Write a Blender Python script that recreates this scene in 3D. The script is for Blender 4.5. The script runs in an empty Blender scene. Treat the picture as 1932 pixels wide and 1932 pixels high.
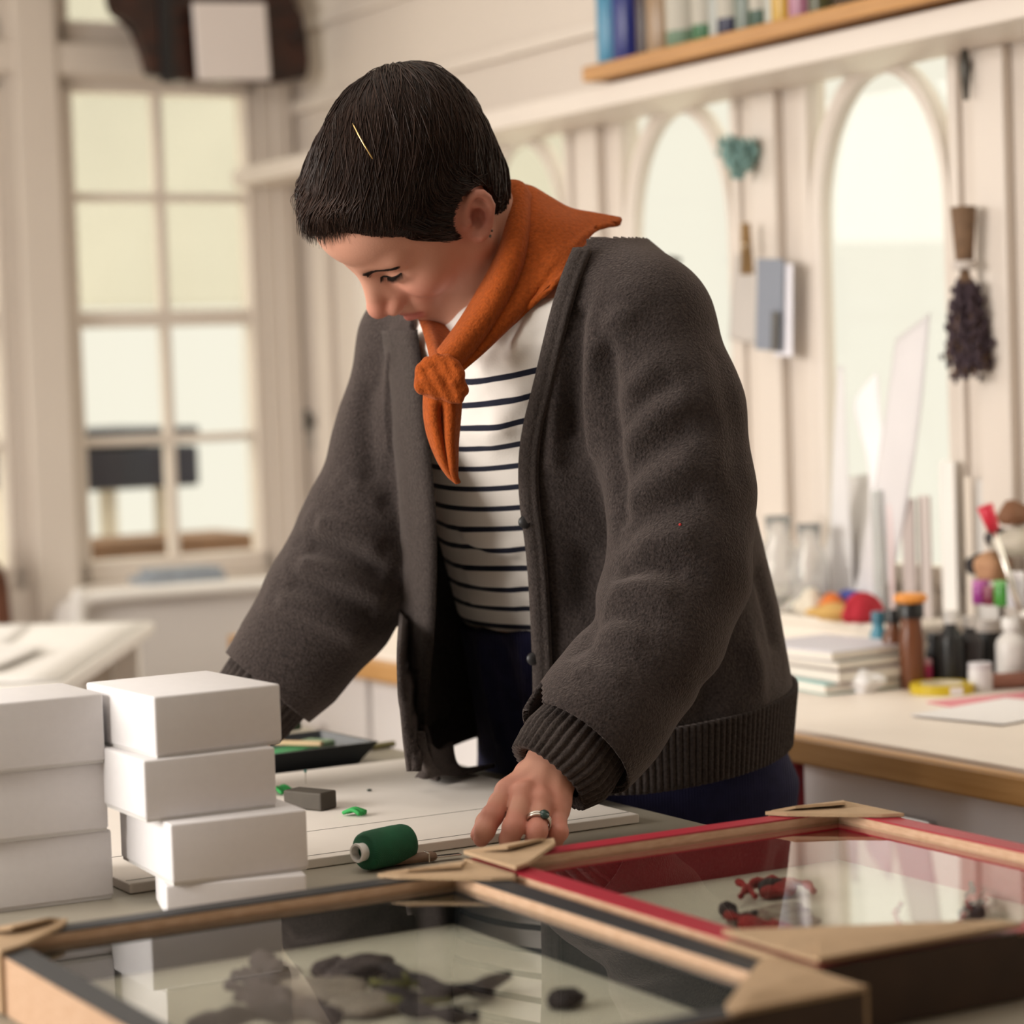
import bpy, bmesh, math, random
import numpy as np
from mathutils import Vector, Matrix
from mathutils.bvhtree import BVHTree

random.seed(7)
rng = np.random.default_rng(11)
SC = bpy.context.scene

# ------------------------------------------------------------------ camera, sky, lights, exposure
FPX = 4700.0
PITCH, ROLL = math.radians(3.0), math.radians(2.0)
CAM = np.array([0.0, 0.0, 1.27])
FW = np.array([0, math.cos(PITCH), -math.sin(PITCH)])
_R0 = np.array([1.0, 0, 0]); _U0 = np.array([0, math.sin(PITCH), math.cos(PITCH)])
RT = _R0 * math.cos(ROLL) - _U0 * math.sin(ROLL)
UP = _U0 * math.cos(ROLL) + _R0 * math.sin(ROLL)
cd = bpy.data.cameras.new('camera')
cam = bpy.data.objects.new('camera', cd)
SC.collection.objects.link(cam)
cd.sensor_width = 36.0
cd.lens = FPX / 1932 * 36.0
cd.clip_start = 0.05
cd.dof.use_dof = True
cd.dof.focus_distance = 2.42
cd.dof.aperture_fstop = 3.9
cam.matrix_world = Matrix(((RT[0], UP[0], -FW[0], CAM[0]), (RT[1], UP[1], -FW[1], CAM[1]), (RT[2], UP[2], -FW[2], CAM[2]), (0, 0, 0, 1)))
SC.camera = cam

SC.view_settings.view_transform = 'Standard'
SC.view_settings.look = 'None'
SC.view_settings.gamma = 1
SC.view_settings.exposure = 0.28

W = bpy.data.worlds.new('World'); SC.world = W; W.use_nodes = True
_bg = W.node_tree.nodes['Background']
# bright overcast sky: about three times brighter overhead than at the horizon
_tc = W.node_tree.nodes.new('ShaderNodeTexCoord'); _sx = W.node_tree.nodes.new('ShaderNodeSeparateXYZ'); _mr = W.node_tree.nodes.new('ShaderNodeMapRange')
_mr.inputs[1].default_value = 0.12; _mr.inputs[2].default_value = 0.75; _mr.inputs[3].default_value = 0.83; _mr.inputs[4].default_value = 3.2
W.node_tree.links.new(_tc.outputs['Generated'], _sx.inputs[0]); W.node_tree.links.new(_sx.outputs[2], _mr.inputs[0]); W.node_tree.links.new(_mr.outputs[0], _bg.inputs[1])
_bg.inputs[0].default_value = (1.0, 0.94, 0.83, 1)

TH = math.radians(29.6)
AX = np.array([math.cos(TH), math.sin(TH), 0.0]); BX = np.array([-math.sin(TH), math.cos(TH), 0.0])
def UV(u, v, z=0.0):
    """room coordinates (u across to the window wall, v along it) -> world"""
    return AX * u + BX * v + np.array([0, 0, z])
def area(name, u, v, z, du, dv, dz, sx, sy, power, col, spread=180):
    l = bpy.data.lights.new(name, 'AREA'); l.shape = 'RECTANGLE'; l.size = sx; l.size_y = sy
    l.energy = power; l.color = col; l.spread = math.radians(spread)
    o = bpy.data.objects.new(name, l); SC.collection.objects.link(o)
    o.location = UV(u, v, z)
    o.rotation_euler = Vector(AX * du + BX * dv + np.array([0, 0, dz])).to_track_quat('-Z', 'Y').to_euler()
    return o
# daylight of the big window on the left side of the room, and of the back windows
area('daylight_left_window', -1.75, 2.7, 1.75, 1, 0.0, -0.18, 2.2, 1.3, 50, (1.0, 0.955, 0.90), 125)
area('daylight_back_window', 0.7, 4.9, 1.9, 0.1, -1, -0.55, 1.2, 0.7, 11, (1.0, 0.95, 0.88))
area('overhead_fill', 0.7, 2.2, 2.62, 0.0, 0.0, -1, 1.6, 1.6, 9, (1.0, 0.95, 0.88))  # unseen lamp below the closed ceiling, which has no roof opening

# ------------------------------------------------------------------ helpers
def P(px, py, Z):
    """point that the photograph shows at (px,py), Z metres in front of the camera"""
    return CAM + FW * Z + RT * ((px - 966) / FPX * Z) + UP * ((966 - py) / FPX * Z)
def ray(px, py):
    return FW + RT * ((px - 966) / FPX) + UP * ((966 - py) / FPX)
def T(px, py, z):
    d = ray(px, py); return CAM + d * ((z - CAM[2]) / d[2])
def Wv(px, py, v):
    d = ray(px, py); return CAM + d * (v / (d @ BX))
def Wu(px, py, u):
    d = ray(px, py); return CAM + d * (u / (d @ AX))
def uvz(w):
    return float(w @ AX), float(w @ BX), float(w[2])

MATS = {}
def M(name, col=(.8, .8, .8), rough=.6, var=None, bump=None, metal=0., sheen=0., trans=0., emit=0., attr=None, wave=None, spec=.5, col2=None, stretch=None, coat=0., ior=1.45, alpha=None):
    """procedural material. var=(noise scale, amount) colour variation; bump=(scale,strength); wave=(scale,strength,axis)"""
    if name in MATS: return MATS[name]
    m = bpy.data.materials.new(name); m.use_nodes = True
    nt = m.node_tree; N = nt.nodes; L = nt.links
    b = N['Principled BSDF']
    b.inputs['Base Color'].default_value = (*col, 1)
    b.inputs['Roughness'].default_value = rough
    b.inputs['Metallic'].default_value = metal
    b.inputs['Specular IOR Level'].default_value = spec
    b.inputs['IOR'].default_value = ior
    b.inputs['Transmission Weight'].default_value = trans
    b.inputs['Coat Weight'].default_value = coat
    if sheen:
        b.inputs['Sheen Weight'].default_value = sheen; b.inputs['Sheen Roughness'].default_value = .5
        b.inputs['Sheen Tint'].default_value = (min(1, col[0] * 2 + .32), min(1, col[1] * 2 + .27), min(1, col[2] * 2 + .25), 1)
    tc = N.new('ShaderNodeTexCoord'); co = tc.outputs['Object']
    if stretch:
        mp = N.new('ShaderNodeMapping'); mp.inputs['Scale'].default_value = stretch
        L.new(co, mp.inputs[0]); co = mp.outputs[0]
    src = None
    if attr:
        a = N.new('ShaderNodeAttribute'); a.attribute_name = attr; src = a.outputs['Color']
    if var:
        n = N.new('ShaderNodeTexNoise'); n.inputs['Scale'].default_value = var[0]; n.inputs['Detail'].default_value = 4
        L.new(co, n.inputs['Vector'])
        mr = N.new('ShaderNodeMapRange'); mr.inputs[1].default_value = .3; mr.inputs[2].default_value = .7
        L.new(n.outputs['Fac'], mr.inputs[0])
        mx = N.new('ShaderNodeMix'); mx.data_type = 'RGBA'
        c2 = col2 or tuple(max(0, c * (1 - var[1])) for c in col)
        mx.inputs[6].default_value = (*col, 1); mx.inputs[7].default_value = (*c2, 1)
        L.new(mr.outputs[0], mx.inputs[0])
        if src:
            mm = N.new('ShaderNodeMix'); mm.data_type = 'RGBA'; mm.blend_type = 'MULTIPLY'; mm.inputs[0].default_value = 1
            mx.inputs[6].default_value = (1, 1, 1, 1); mx.inputs[7].default_value = (1 - var[1],) * 3 + (1,)
            L.new(src, mm.inputs[6]); L.new(mx.outputs[2], mm.inputs[7]); src = mm.outputs[2]
        else: src = mx.outputs[2]
    if src: L.new(src, b.inputs['Base Color'])
    hs = None
    if bump:
        n2 = N.new('ShaderNodeTexNoise'); n2.inputs['Scale'].default_value = bump[0]; n2.inputs['Detail'].default_value = 3
        L.new(co, n2.inputs['Vector'])
        bp = N.new('ShaderNodeBump'); bp.inputs['Strength'].default_value = bump[1]; bp.inputs['Distance'].default_value = .004
        L.new(n2.outputs['Fac'], bp.inputs['Height']); hs = bp
    if wave:
        w = N.new('ShaderNodeTexWave'); w.inputs['Scale'].default_value = wave[0]; w.bands_direction = wave[2]
        w.inputs['Distortion'].default_value = .4
        L.new(co, w.inputs['Vector'])
        bp = N.new('ShaderNodeBump'); bp.inputs['Strength'].default_value = wave[1]; bp.inputs['Distance'].default_value = .003
        L.new(w.outputs['Fac'], bp.inputs['Height'])
        if hs: L.new(hs.outputs[0], bp.inputs['Normal'])
        hs = bp
    if hs: L.new(hs.outputs[0], b.inputs['Normal'])
    if emit:
        b.inputs['Emission Color'].default_value = (*col, 1); b.inputs['Emission Strength'].default_value = emit
    if alpha is not None: b.inputs['Alpha'].default_value = alpha
    MATS[name] = m
    return m
def glass_mat(name, tint=(1, 1, 1), boost=1.0, rough=0.0):
    if name in MATS: return MATS[name]
    m = bpy.data.materials.new(name); m.use_nodes = True
    nt = m.node_tree; N = nt.nodes; L = nt.links
    N.remove(N['Principled BSDF'])
    out = N['Material Output']
    tr = N.new('ShaderNodeBsdfTransparent'); tr.inputs[0].default_value = (*tint, 1)
    gl = N.new('ShaderNodeBsdfGlossy'); gl.inputs['Roughness'].default_value = rough
    fr = N.new('ShaderNodeFresnel'); fr.inputs[0].default_value = 1.5
    ge = N.new('ShaderNodeNewGeometry')
    inv = N.new('ShaderNodeMath'); inv.operation = 'SUBTRACT'; inv.inputs[0].default_value = boost; L.new(ge.outputs['Backfacing'], inv.inputs[1])
    inv.use_clamp = False
    mu = N.new('ShaderNodeMath'); mu.operation = 'MULTIPLY'; mu.use_clamp = True
    if boost != 1.0: inv.inputs[0].default_value = 1.0
    sc = N.new('ShaderNodeMath'); sc.operation = 'MULTIPLY'; sc.inputs[1].default_value = boost; L.new(inv.outputs[0], sc.inputs[0])
    L.new(sc.outputs[0], mu.inputs[1])
    mx = N.new('ShaderNodeMixShader')
    L.new(fr.outputs[0], mu.inputs[0]); L.new(mu.outputs[0], mx.inputs[0]); L.new(tr.outputs[0], mx.inputs[1]); L.new(gl.outputs[0], mx.inputs[2])
    L.new(mx.outputs[0], out.inputs[0])
    MATS[name] = m
    return m

def link(name, me, mat, parent=None, smooth=False):
    o = bpy.data.objects.new(name, me); SC.collection.objects.link(o)
    if mat is not None:
        for x in (mat if isinstance(mat, (list, tuple)) else [mat]): me.materials.append(x)
    if smooth:
        me.polygons.foreach_set('use_smooth', [True] * len(me.polygons)); me.update()
    if parent is not None: o.parent = parent
    return o
def fin(name, bm, mat, parent=None, smooth=False, auto=None):
    bmesh.ops.recalc_face_normals(bm, faces=bm.faces[:])
    me = bpy.data.meshes.new(name); bm.to_mesh(me); bm.free()
    o = link(name, me, mat, parent, smooth or auto is not None)
    if auto is not None:
        for e in me.edges: pass
        me.set_sharp_from_angle(angle=math.radians(auto))
    return o
def raw(name, V, Fc, mat, parent=None, smooth=True):
    me = bpy.data.meshes.new(name)
    me.from_pydata([tuple(map(float, v)) for v in V], [], [tuple(map(int, f)) for f in Fc]); me.update()
    return link(name, me, mat, parent, smooth)
def tag(o, label, cat, group=None, kind=None):
    o['label'] = label; o['category'] = cat
    if group: o['group'] = group
    if kind: o['kind'] = kind
    return o
def struct(o):
    o['kind'] = 'structure'; return o
def thing(name, label, cat, loc, rz=0.0, group=None):
    o = bpy.data.objects.new(name, None); SC.collection.objects.link(o)
    o.empty_display_size = .05
    o.location = [float(x) for x in loc]; o.rotation_euler = (0, 0, rz)
    return tag(o, label, cat, group)
def dup(o, parent=None):
    c = o.copy(); SC.collection.objects.link(c)
    if parent is not None: c.parent = parent
    for ch in [k for k in SC.objects if k.parent == o]: dup(ch, c)
    return c

def box(bm, c, s, bev=0.0, seg=2, rz=0.0):
    t = bmesh.new()
    bmesh.ops.create_cube(t, size=1.0)
    for v in t.verts: v.co = Vector((v.co.x * s[0], v.co.y * s[1], v.co.z * s[2]))
    if bev: bmesh.ops.bevel(t, geom=t.edges[:], offset=min(bev, min(s) * .45), segments=seg, affect='EDGES', profile=.5)
    m = Matrix.Translation([float(x) for x in c]) @ Matrix.Rotation(rz, 4, 'Z')
    t.transform(m); me = bpy.data.meshes.new('t'); t.to_mesh(me); t.free(); bm.from_mesh(me); bpy.data.meshes.remove(me)
    return bm
def B1(c, s, bev=0.0, rz=0.0): return box(bmesh.new(), c, s, bev, 2, rz)
def frame_of(d):
    d = Vector([float(x) for x in d]).normalized()
    a = Vector((0, 0, 1)) if abs(d.z) < .9 else Vector((1, 0, 0))
    x = d.cross(a).normalized(); y = d.cross(x).normalized()
    return d, x, y
def tube(bm, pts, rad, n=12, cap=True, flat=1.0):
    """swept tube with one radius per point"""
    pts = [Vector([float(c) for c in p]) for p in pts]
    if not hasattr(rad, '__len__'): rad = [rad] * len(pts)
    _, x, _ = frame_of(pts[1] - pts[0]); rings = []
    for i, p in enumerate(pts):
        d = (pts[min(i + 1, len(pts) - 1)] - pts[max(i - 1, 0)]).normalized()
        x = (x - d * x.dot(d)).normalized(); y = d.cross(x)
        rings.append([bm.verts.new(p + (x * math.cos(2 * math.pi * k / n) + y * flat * math.sin(2 * math.pi * k / n)) * rad[i]) for k in range(n)])
    for a, b in zip(rings, rings[1:]):
        for k in range(n): bm.faces.new((a[k], a[(k + 1) % n], b[(k + 1) % n], b[k]))
    if cap:
        bm.faces.new(rings[0][::-1]); bm.faces.new(rings[-1])
    return bm
def lathe(bm, prof, n=24, o=(0, 0, 0)):
    rings = []
    for r, z in prof:
        if r < 1e-6: rings.append([bm.verts.new((o[0], o[1], o[2] + z))])
        else: rings.append([bm.verts.new((o[0] + r * math.cos(2 * math.pi * k / n), o[1] + r * math.sin(2 * math.pi * k / n), o[2] + z)) for k in range(n)])
    for a, b in zip(rings, rings[1:]):
        for k in range(n):
            q = [a[k % len(a)], a[(k + 1) % n % len(a)], b[(k + 1) % n % len(b)], b[k % len(b)]]
            u = []
            for w in q:
                if w not in u: u.append(w)
            if len(u) > 2: bm.faces.new(u)
    return bm
def prism(bm, poly, z0, z1):
    a = [bm.verts.new((float(x), float(y), z0)) for x, y in poly]; b = [bm.verts.new((float(x), float(y), z1)) for x, y in poly]
    n = len(poly)
    bm.faces.new(a[::-1]); bm.faces.new(b)
    for k in range(n): bm.faces.new((a[k], a[(k + 1) % n], b[(k + 1) % n], b[k]))
    return bm
def crom(a, t):
    """Catmull-Rom through the rows of a at parameter t in [0, len-1]"""
    a = np.asarray(a, float); n = len(a); t = np.asarray(t, float)
    i = np.clip(np.floor(t).astype(int), 0, n - 2); f = (t - i)
    f = f.reshape(f.shape + (1,) * (a.ndim - 1))
    g = lambda k: np.where((k < 0).reshape(f.shape), 2 * a[0] - a[1], np.where((k > n - 1).reshape(f.shape), 2 * a[-1] - a[-2], a[np.clip(k, 0, n - 1)]))
    p0, p1, p2, p3 = g(i - 1), a[i], a[i + 1], g(i + 2)
    return .5 * (2 * p1 + (p2 - p0) * f + (2 * p0 - 5 * p1 + 4 * p2 - p3) * f ** 2 + (3 * p1 - p0 - 3 * p2 + p3) * f ** 3)
def patch(grid, nu=8, nv=8):
    """smooth surface through a grid of points -> verts (array U,V,3) """
    g = np.asarray(grid, float)
    tu = np.linspace(0, g.shape[0] - 1, (g.shape[0] - 1) * nu + 1); a = crom(g, tu)
    a = np.swapaxes(a, 0, 1); tv = np.linspace(0, g.shape[1] - 1, (g.shape[1] - 1) * nv + 1)
    return np.swapaxes(crom(a, tv), 0, 1)
def grid_faces(nu, nv, closed=False):
    F = []
    for i in range(nu - 1):
        for j in range(nv if closed else nv - 1):
            F.append((i * nv + j, i * nv + (j + 1) % nv, (i + 1) * nv + (j + 1) % nv, (i + 1) * nv + j))
    return F
def cloth(name, g, mat, parent, thick=.004, offset=0.0, closed=False, sub=0):
    o = raw(name, g.reshape(-1, 3), grid_faces(g.shape[0], g.shape[1], closed), mat, parent)
    s = o.modifiers.new('solid', 'SOLIDIFY'); s.thickness = thick; s.offset = offset
    if sub:
        b = o.modifiers.new('sub', 'SUBSURF'); b.levels = b.render_levels = sub
    return o

# ------------------------------------------------------------------ implicit surfaces (sampled only near the surface)
OFF8 = np.array([(0, 0, 0), (1, 0, 0), (0, 1, 0), (1, 1, 0), (0, 0, 1), (1, 0, 1), (0, 1, 1), (1, 1, 1)])
EDG = [(0, 1), (2, 3), (4, 5), (6, 7), (0, 2), (1, 3), (4, 6), (5, 7), (0, 4), (1, 5), (2, 6), (3, 7)]
def surf(fn, lo, hi, h, L=4, lip=1.7):
    lo = np.array(lo, float); hi = np.array(hi, float); s = h * 2 ** L
    n = np.ceil((hi - lo) / s).astype(int)
    c = np.stack(np.meshgrid(*[np.arange(x) for x in n], indexing='ij'), -1).reshape(-1, 3)
    for l in range(L, -1, -1):
        s = h * 2 ** l
        c = c[np.abs(fn(lo + (c + .5) * s)) < s * .866 * lip]
        if l: c = (c[:, None, :] * 2 + OFF8[None]).reshape(-1, 3)
    K = 8192
    key = lambda a: ((a[:, 0] + 1).astype(np.int64) * K + a[:, 1] + 1) * K + a[:, 2] + 1
    cc = (c[:, None] + OFF8).reshape(-1, 3)
    uk, idx, inv = np.unique(key(cc), return_index=True, return_inverse=True)
    fv = fn(lo + cc[idx] * h)
    cf = fv[inv].reshape(-1, 8); ins = cf < 0; act = ins.any(1) & ~ins.all(1)
    c = c[act]; cf = cf[act]; ins = ins[act]
    acc = np.zeros((len(c), 3)); cnt = np.zeros(len(c))
    for a, b in EDG:
        m = ins[:, a] != ins[:, b]
        t = np.where(m, cf[:, a] / np.where(m, cf[:, a] - cf[:, b], 1), 0)
        acc += np.where(m[:, None], OFF8[a] + t[:, None] * (OFF8[b] - OFF8[a]), 0); cnt += m
    V = lo + (c + acc / cnt[:, None]) * h
    k = key(c); order = np.argsort(k); ks = k[order]
    def look(a):
        q = key(a); p = np.clip(np.searchsorted(ks, q), 0, len(ks) - 1)
        return np.where(ks[p] == q, order[p], -1)
    Q = []
    for d, ci in ((0, 1), (1, 2), (2, 4)):
        m = ins[:, 0] != ins[:, ci]; e = np.eye(3, dtype=int); b, g = e[(d + 1) % 3], e[(d + 2) % 3]
        base = c[m]; q = np.stack([look(base), look(base - b), look(base - b - g), look(base - g)], 1)
        fl = ins[m, 0]; q = np.where(fl[:, None], q, q[:, ::-1]); Q.append(q[(q >= 0).all(1)])
    return V, np.concatenate(Q)
def smin(a, b, k):
    h = np.clip(.5 + .5 * (b - a) / k, 0, 1); return b + (a - b) * h - k * h * (1 - h)
def ssub(a, b, k): return -smin(-a, b, k)
def ell(p, c, r):
    q = (p - np.array(c)) / np.array(r); k = np.sqrt((q * q).sum(1)) + 1e-9
    g = np.sqrt(((q / np.array(r)) ** 2).sum(1)) + 1e-9
    return np.where(k < .25, (k - 1) * min(r), k * (k - 1) / g)
def sph(p, c, r): return np.sqrt(((p - np.array(c)) ** 2).sum(1)) - r
def cap(p, a, b, ra, rb=None):
    a = np.asarray(a, float); b = np.asarray(b, float); rb = ra if rb is None else rb
    d = b - a; t = np.clip(((p - a) @ d) / (d @ d), 0, 1)
    return np.sqrt(((p - a - t[:, None] * d) ** 2).sum(1)) - (ra + (rb - ra) * t)
def chain(p, pts, rs, k):
    d = None
    for i in range(len(pts) - 1):
        e = cap(p, pts[i], pts[i + 1], rs[i], rs[i + 1]); d = e if d is None else smin(d, e, k)
    return d
def swept(p, secs, ex):
    """closed solid swept through elliptic sections [(centre, half across, half front-back)], ex = lateral unit vector"""
    C_ = np.array([s[0] for s in secs]); Ah = np.array([s[1] for s in secs]); Bh = np.array([s[2] for s in secs])
    zz = C_[:, 2]; o = np.argsort(zz); z = p[:, 2]; zc = np.clip(z, zz.min(), zz.max())
    f = lambda a: np.interp(zc, zz[o], a[o])
    cx, cy, A_, B_ = f(C_[:, 0]), f(C_[:, 1]), f(Ah), f(Bh)
    dx, dy = p[:, 0] - cx, p[:, 1] - cy
    a = dx * ex[0] + dy * ex[1]; b = -dx * ex[1] + dy * ex[0]
    k = np.sqrt((a / A_) ** 2 + (b / B_) ** 2) + 1e-9
    g = np.sqrt((a / A_ ** 2) ** 2 + (b / B_ ** 2) ** 2) + 1e-9
    d = np.where(k < .3, -np.minimum(A_, B_) * (1 - k), k * (k - 1) / g)
    dz = np.abs(z - zc)
    return np.where(dz > 0, np.sqrt(np.maximum(d, 0) ** 2 + dz ** 2), np.maximum(d, np.maximum(zz.min() - z, z - zz.max())))
def bvh_of(V, F): return BVHTree.FromPolygons([Vector(v) for v in V], [tuple(int(i) for i in f) for f in F])
def hit(bvh, px, py, Zdef=2.5):
    h = bvh.ray_cast(Vector(CAM), Vector(ray(px, py)).normalized())
    return np.array(h[0]) if h[0] is not None else P(px, py, Zdef)
def vnormals(V, F):
    F = np.asarray(F); n = np.cross(V[F[:, 2]] - V[F[:, 0]], V[F[:, 3]] - V[F[:, 1]]); N = np.zeros_like(V)
    for k in range(4): np.add.at(N, F[:, k], n)
    return N / (np.linalg.norm(N, axis=1, keepdims=True) + 1e-12)
def pdist(V, pts):
    d = np.full(len(V), 1e9)
    for a, b in zip(pts[:-1], pts[1:]): d = np.minimum(d, cap(V, a, b, 0.0))
    return d
def fold(V, N, bvh, strokes):
    """push the cloth in or out along soft strokes laid on its surface"""
    D = np.zeros(len(V))
    for pl, r, amp in strokes:
        pl = np.array(pl, float); t = np.linspace(0, len(pl) - 1, 6 * (len(pl) - 1) + 1); pl = crom(pl, t)
        pts = [hit(bvh, *q) for q in pl]
        pts = [q for i, q in enumerate(pts) if i == 0 or np.linalg.norm(q - pts[i - 1]) < .08]
        if len(pts) < 2: continue
        d = pdist(V, pts)
        e = np.minimum(np.linalg.norm(V - pts[0], axis=1), np.linalg.norm(V - pts[-1], axis=1))
        D += 1.35 * amp * np.exp(-(d / r) ** 2) * np.clip(e / (r * 1.5), .35, 1)
    return V + N * D[:, None]

m_gold = M('gold_metal', (.75, .52, .22), .25, metal=1)
m_silver = M('silver_metal', (.7, .66, .6), .25, metal=1)
m_stone = M('green_stone', (.03, .07, .06), .15, spec=.8)
m_dark = M('near_black_plastic', (.012, .011, .012), .4)

# ------------------------------------------------------------------ the room
m_wall = M('white_paint', (.65, .575, .51), .7, var=(3, .04), bump=(40, .08))
m_trim = M('white_gloss_paint', (.68, .605, .54), .45, var=(4, .03))
m_floor = M('floor_boards', (.34, .25, .17), .6, var=(12, .35), stretch=(1, 8, 1))
m_ceil = M('ceiling_paint', (.82, .79, .73), .8)
m_pane = glass_mat('window_glass', (.97, .98, .95), .7)
def rbox(name, u0, u1, v0, v1, z0, z1, mat, bev=0.0, parent=None, st=True):
    """box aligned with the room"""
    bm = bmesh.new(); box(bm, (0, 0, 0), (u1 - u0, v1 - v0, z1 - z0), bev)
    c = UV((u0 + u1) / 2, (v0 + v1) / 2, (z0 + z1) / 2)
    if parent is not None: bm.transform(Matrix.Translation([float(x) for x in c]) @ Matrix.Rotation(TH, 4, 'Z')); o = fin(name, bm, mat, parent)
    else:
        o = fin(name, bm, mat); o.location = [float(x) for x in c]; o.rotation_euler = (0, 0, TH)
    if st: struct(o)
    return o
def rboxes(bm, lst, org):
    for (u0, u1, v0, v1, z0, z1) in lst:
        box(bm, ((u0 + u1) / 2 - org[0], (v0 + v1) / 2 - org[1], (z0 + z1) / 2 - org[2]), (u1 - u0, v1 - v0, z1 - z0), .004)
    return bm
def rput(name, bm, mat, org, parent=None, smooth=False):
    o = fin(name, bm, mat, parent, smooth)
    if parent is None:
        o.location = [float(x) for x in UV(*org)]; o.rotation_euler = (0, 0, TH)
    return o
UR, VB, UL, VN, ZC = 2.45, 5.25, -2.0, -1.2, 2.75
rbox('floor', UL - .2, UR + .2, VN - .2, VB + .2, -.1, 0, m_floor)
rbox('ceiling', UL - .2, UR + .2, VN - .2, VB + .2, ZC, ZC + .1, m_ceil)
# right wall with its row of arched windows
WIN = [(1.22, 1.62), (1.79, 2.19), (2.35, 2.75), (2.915, 3.31), (3.485, 3.875), (4.035, 4.43), (4.60, 4.995)]
ZS, ZT = .93, 1.775
bm = bmesh.new(); o3 = (UR + .025, 0, 0)
L_ = [(UR, UR + .05, VN, VB + .12, 0, ZS), (UR, UR + .05, VN, VB + .12, ZT, ZC)]
e = [VN] + [x for w in WIN for x in w] + [VB + .12]
for a, b in zip(e[0::2], e[1::2]): L_.append((UR, UR + .05, a, b, ZS, ZT))
struct(rput('wall_right', rboxes(bm, L_, o3), m_wall, o3))
def arch_pts(a, b, z0, z1, rise, n=28):
    c = (a + b) / 2; h = (b - a) / 2
    p = [(a, z0), (a, (z0 + z1 - rise) / 2)]
    p += [(c - h * math.cos(t), z1 - rise + rise * math.sin(t)) for t in np.linspace(0, math.pi, n)]
    return p + [(b, (z0 + z1 - rise) / 2), (b, z0)]
def arch_window(i, a, b):
    org = (UR + .006, (a + b) / 2, 0); bm = bmesh.new(); w = (b - a) / 2
    # rectangular casing
    for y0, y1, q0, q1 in ((-w, -w + .022, ZS, ZT), (w - .022, w, ZS, ZT), (-w, w, ZT - .018, ZT), (-w, w, ZS, ZS + .035)):
        box(bm, (0, (y0 + y1) / 2, (q0 + q1) / 2), (.030, y1 - y0, q1 - q0), .004)
    # arched bar
    p = arch_pts(-w + .022, w - .022, ZS + .03, ZT - .022, .245); n = len(p)
    c0 = np.array(p); tn = np.gradient(c0, axis=0); tn /= np.linalg.norm(tn, axis=1, keepdims=True); nr = np.stack([-tn[:, 1], tn[:, 0]], 1)
    rings = []
    for (y, z), m_ in zip(p, nr):
        rings.append([bm.verts.new((x, y + m_[0] * k, z + m_[1] * k)) for x, k in ((-.014, .0), (.014, .0), (.014, -.022), (-.008, -.022), (-.014, -.012))])
    for A_, B_ in zip(rings, rings[1:]):
        for k in range(5): bm.faces.new((A_[k], A_[(k + 1) % 5], B_[(k + 1) % 5], B_[k]))
    o = struct(rput('window_%d' % i, bm, m_trim, org))
    g = bmesh.new(); box(g, (.008, 0, (ZS + ZT) / 2), (.004, 2 * w - .03, ZT - ZS - .03)); rput('pane', g, m_pane, org, o)
    return o
for i, (a, b) in enumerate(WIN): arch_window(i + 1, a, b)
struct(rput('trim_1', rboxes(bmesh.new(), [(UR - .17, UR, 0.6, VB, 1.733, 1.772)], (UR, 3, 1.75)), m_trim, (UR, 3, 1.75)))      # beam under the shelf
L_ = []
for a, b in zip([0.9] + [w[1] for w in WIN], [w[0] for w in WIN] + [VB]):
    if b - a > .1: L_ += [(UR - .020, UR, (a + b) / 2 - .034, (a + b) / 2 + .034, ZS, 1.733)]
struct(rput('trim_2', rboxes(bmesh.new(), L_, (UR, 3, 1.3)), m_trim, (UR, 3, 1.3)))
struct(rput('trim_3', rboxes(bmesh.new(), [(UR - .02, UR, .6, VB, 1.90, 1.925), (UR - .012, UR, .6, VB, 2.08, 2.10), (UR - .03, UR, .6, VB, 2.24, 2.28)], (UR, 3, 2)), m_trim, (UR, 3, 2)))
# back wall with the sash window, a transom above it and more windows to the left
SW = (1.885, 2.36); ZB0, ZB1 = .852, 1.965
bm = bmesh.new(); o3 = (0, VB + .06, 0)
L_ = [(UL, UR + .12, VB, VB + .12, 0, ZB0), (UL, UR + .12, VB, VB + .12, 2.50, ZC), (1.76, SW[0], VB, VB + .12, ZB0, 2.50), (SW[1], UR + .12, VB, VB + .12, ZB0, 2.50),
      (SW[0], SW[1], VB, VB + .12, ZB1, 2.048), (1.16, 1.26, VB, VB + .12, ZB0, 2.5), (1.26, 1.76, VB, VB + .12, ZB1, 2.048), (0.1, 1.16, VB, VB + .12, ZB1, 2.5), (UL, .1, VB, VB + .12, ZB0, 2.5)]
struct(rput('wall_back', rboxes(bm, L_, o3), m_wall, o3))
def sash(i, u0, u1, z0, z1, rows, cols, thick, vo=.05):
    org = ((u0 + u1) / 2, VB + vo, (z0 + z1) / 2); bm = bmesh.new(); w, h = (u1 - u0) / 2, (z1 - z0) / 2
    fw = .032
    for c, s in (((-w + fw / 2, 0, 0), (fw, .06, 2 * h)), ((w - fw / 2, 0, 0), (fw, .06, 2 * h)), ((0, 0, h - .012), (2 * w, .06, .024)), ((0, 0, -h + .025), (2 * w, .06, .05))): box(bm, c, s, .005)
    for k in range(1, cols): box(bm, (-w + 2 * w * k / cols, 0, 0), (.021, .035, 2 * h), .004)
    for k, zf in enumerate(rows): box(bm, (0, 0, h - 2 * h * zf), (2 * w, .04, thick[k]), .004)
    o = struct(rput('window_%d' % i, bm, m_trim, org))
    g = bmesh.new(); box(g, (0, .01, 0), (2 * w - .03, .004, 2 * h - .03)); rput('pane', g, m_pane, org, o)
sash(8, SW[0], SW[1], ZB0, ZB1, (.228, .472, .717), 2, (.020, .036, .020))
sash(9, SW[0], SW[1], 2.048, 2.50, (), 2, ())
sash(10, 1.26, 1.76, ZB0, ZB1, (.228, .472, .717), 2, (.020, .036, .020))
sash(11, 1.26, 1.76, 2.048, 2.50, (), 2, ())
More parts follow.
